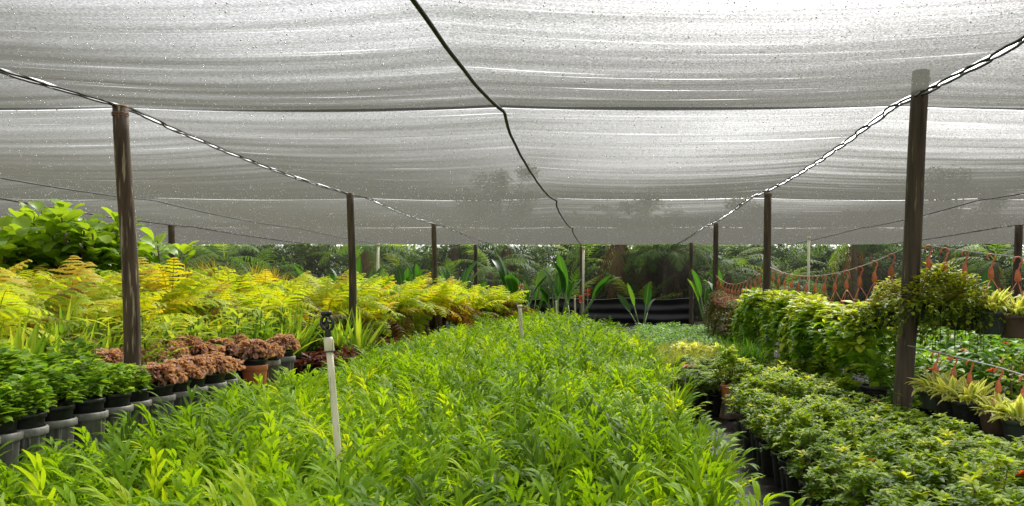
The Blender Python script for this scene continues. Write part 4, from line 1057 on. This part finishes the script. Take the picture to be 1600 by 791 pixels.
for i, u in enumerate(np.linspace(.05, .95, 13)):
    k = 'po' if i < 3 else 'ol'
    basket(on(s23, u), k, 'yellow-green basket just beyond the second right post' if i < 3 else 'brown-olive trailing basket between the second and third right posts', 'baskets just beyond the second right post' if i < 3 else 'olive trailing baskets on the right', 'black', sc=1.08)
# second, inner line of trailing baskets thickens the curtain
# string going right: bushy, then variegated
def px_on(line, px):
    d = [(abs(CX + F * q[0] / q[1] - px), k_) for k_, q in enumerate(line)]; return line[min(d)[1]]
s1r_f = sagline(P1 + (.05, -.03, .0), np.array([3.9, 4.75, 1.35]), .05, 400)
for px, kind, pot, lab in ((1446, 'sm', 'black', 'bushy small-leaved basket in front of the near right post'), (1476, 'sm', 'black', 'bushy small-leaved basket right of the near right post'), (1508, 'sm', 'dark', 'dense small-leaved basket in a dark pot, third right of the post'), (1548, 'va', 'green', 'yellow variegated basket in a dark green pot'), (1590, 'va', 'brown', 'yellow variegated basket in a brown pot at the right edge')):
    basket(px_on(s1r_f, px), kind, lab, 'baskets right of the near right post', {'dark': 'black'}.get(pot, pot), sc=1.0)
# lower string nearer the camera
low = np.array([at(1418, 540, 5.45), at(1462, 549, 5.1), at(1490, 557, 4.9), at(1515, 563, 4.72), at(1560, 574, 4.5), at(1598, 586, 4.3), at(1660, 600, 4.1)])
stringobj(low, 'lower grey string with orange hooks, near the azaleas')
for q, (k_, pot, lab) in enumerate((('va', 'green', 'low variegated basket in a grey-green pot, nearest the post'), ('va', 'black', 'low variegated basket in a black pot, second from the post'), ('va', 'black', 'low variegated basket in a black pot, centre of the lower string'), ('va', 'brown', 'low variegated basket in a brown pot on the lower string'), ('va', 'green', 'low variegated basket cut by the right edge of the picture'))):
    basket(low[q + 1], k_, lab, 'baskets on the lower string', pot, .26, .86)

# orange-flowered bushes behind the lower string
for px, py, Y in ((1462, 560, 5.9), (1472, 590, 5.7), (1580, 560, 5.8), (1600, 545, 6.0)):
    p = at(px, py, Y); t = thing('flowering_bush', 'thin bush with bright orange flowers behind the lower string', 'bush', (p[0], p[1], 0), U(0, 6), 'orange-flowered bushes')
    mb = MB(); dome_leaves(mb, 120, .2, .35, p[2] - .35, .06, .03, ELL, (-.2, 1), (.2, 1), (.2, .9), .1, .4); ob('foliage', mb.mesh('foliage', M['tiny']), t)
    mb = MB(); tube(mb, [(0, 0, 0), (.02, 0, p[2] * .5), (0, 0, p[2] - .05)], .008, 6); ob('stem', mb.mesh('stem', M['stem']), t)
    for _ in range(2):
        q = ob('flower', FL['orange'], t); q.location = (U(-.15, .15), U(-.18, -.05), p[2] + U(-.15, .08)); q.scale = (.8,) * 3
# soft pale-leaved plant beside near right post foot
p = at(1365, 590, 6.0); mb = MB(); n = 26; az = U(0, 6.3, n)
ribbons(mb, np.stack([0 * az, 0 * az, U(.1, .45, n)], 1), angdir(az, U(.3, 1.3, n)), sidev(az), U(.2, .32, n), U(.05, .08, n), LANCE, U(.6, 1.5, n), .15, U(.2, .8, n))
t = thing('soft_leaved_plant', 'soft grey-green broad-leaved plant left of the foot of the near right post', 'plant', (p[0], p[1], .2), 0); ob('leaves', mb.mesh('leaves', M['pep']), t); ob('pot', SBP, t)

# ------------------------------------------------------------------ sky, sun, camera
W = bpy.data.worlds.new('World'); SC.world = W; W.use_nodes = True
nt = W.node_tree; nt.nodes.clear()
wo = nt.nodes.new('ShaderNodeOutputWorld'); bg = nt.nodes.new('ShaderNodeBackground'); sky = nt.nodes.new('ShaderNodeTexSky')
sky.sky_type = 'NISHITA'; sky.sun_disc = False; SUN_EL, SUN_AZ = 46, 22
sky.sun_elevation = R(SUN_EL); sky.sun_rotation = R(SUN_AZ); sky.air_density = 1.0; sky.dust_density = 4.0; sky.ozone_density = 1.0
hs = nt.nodes.new('ShaderNodeHueSaturation'); hs.inputs['Saturation'].default_value = .12
nt.links.new(sky.outputs[0], hs.inputs['Color']); nt.links.new(hs.outputs[0], bg.inputs['Color']); bg.inputs['Strength'].default_value = .15
nt.links.new(bg.outputs[0], wo.inputs[0])
sl = bpy.data.lights.new('sun', 'SUN'); sl.energy = 1.5; sl.angle = R(14); sl.color = (1, .95, .86)
so = bpy.data.objects.new('sun', sl); COL.objects.link(so)
from mathutils import Vector
sd_ = Vector((math.sin(R(SUN_AZ)) * math.cos(R(SUN_EL)), math.cos(R(SUN_AZ)) * math.cos(R(SUN_EL)), math.sin(R(SUN_EL))))
so.rotation_euler = sd_.to_track_quat('Z', 'Y').to_euler()

cam = bpy.data.cameras.new('camera'); co = bpy.data.objects.new('camera', cam); COL.objects.link(co)
cam.sensor_width = 36; cam.lens = 36 * F / 1600; cam.clip_end = 2000; cam.clip_start = .05
cam.shift_x = -(CX - 800) / 1600; cam.shift_y = (CY - 395.5) / 1600
co.location = (0, 0, H); co.rotation_euler = (R(90), 0, 0)
SC.camera = co
v = SC.view_settings; v.view_transform = 'Standard'; v.look = 'None'; v.gamma = 1; v.use_curve_mapping = False; v.exposure = 1.88
c = SC.cycles
c.max_bounces = 7; c.diffuse_bounces = 3; c.glossy_bounces = 2; c.transmission_bounces = 4; c.transparent_max_bounces = 16
c.caustics_reflective = False; c.caustics_refractive = False
c.use_denoising = True; c.sample_clamp_indirect = 6
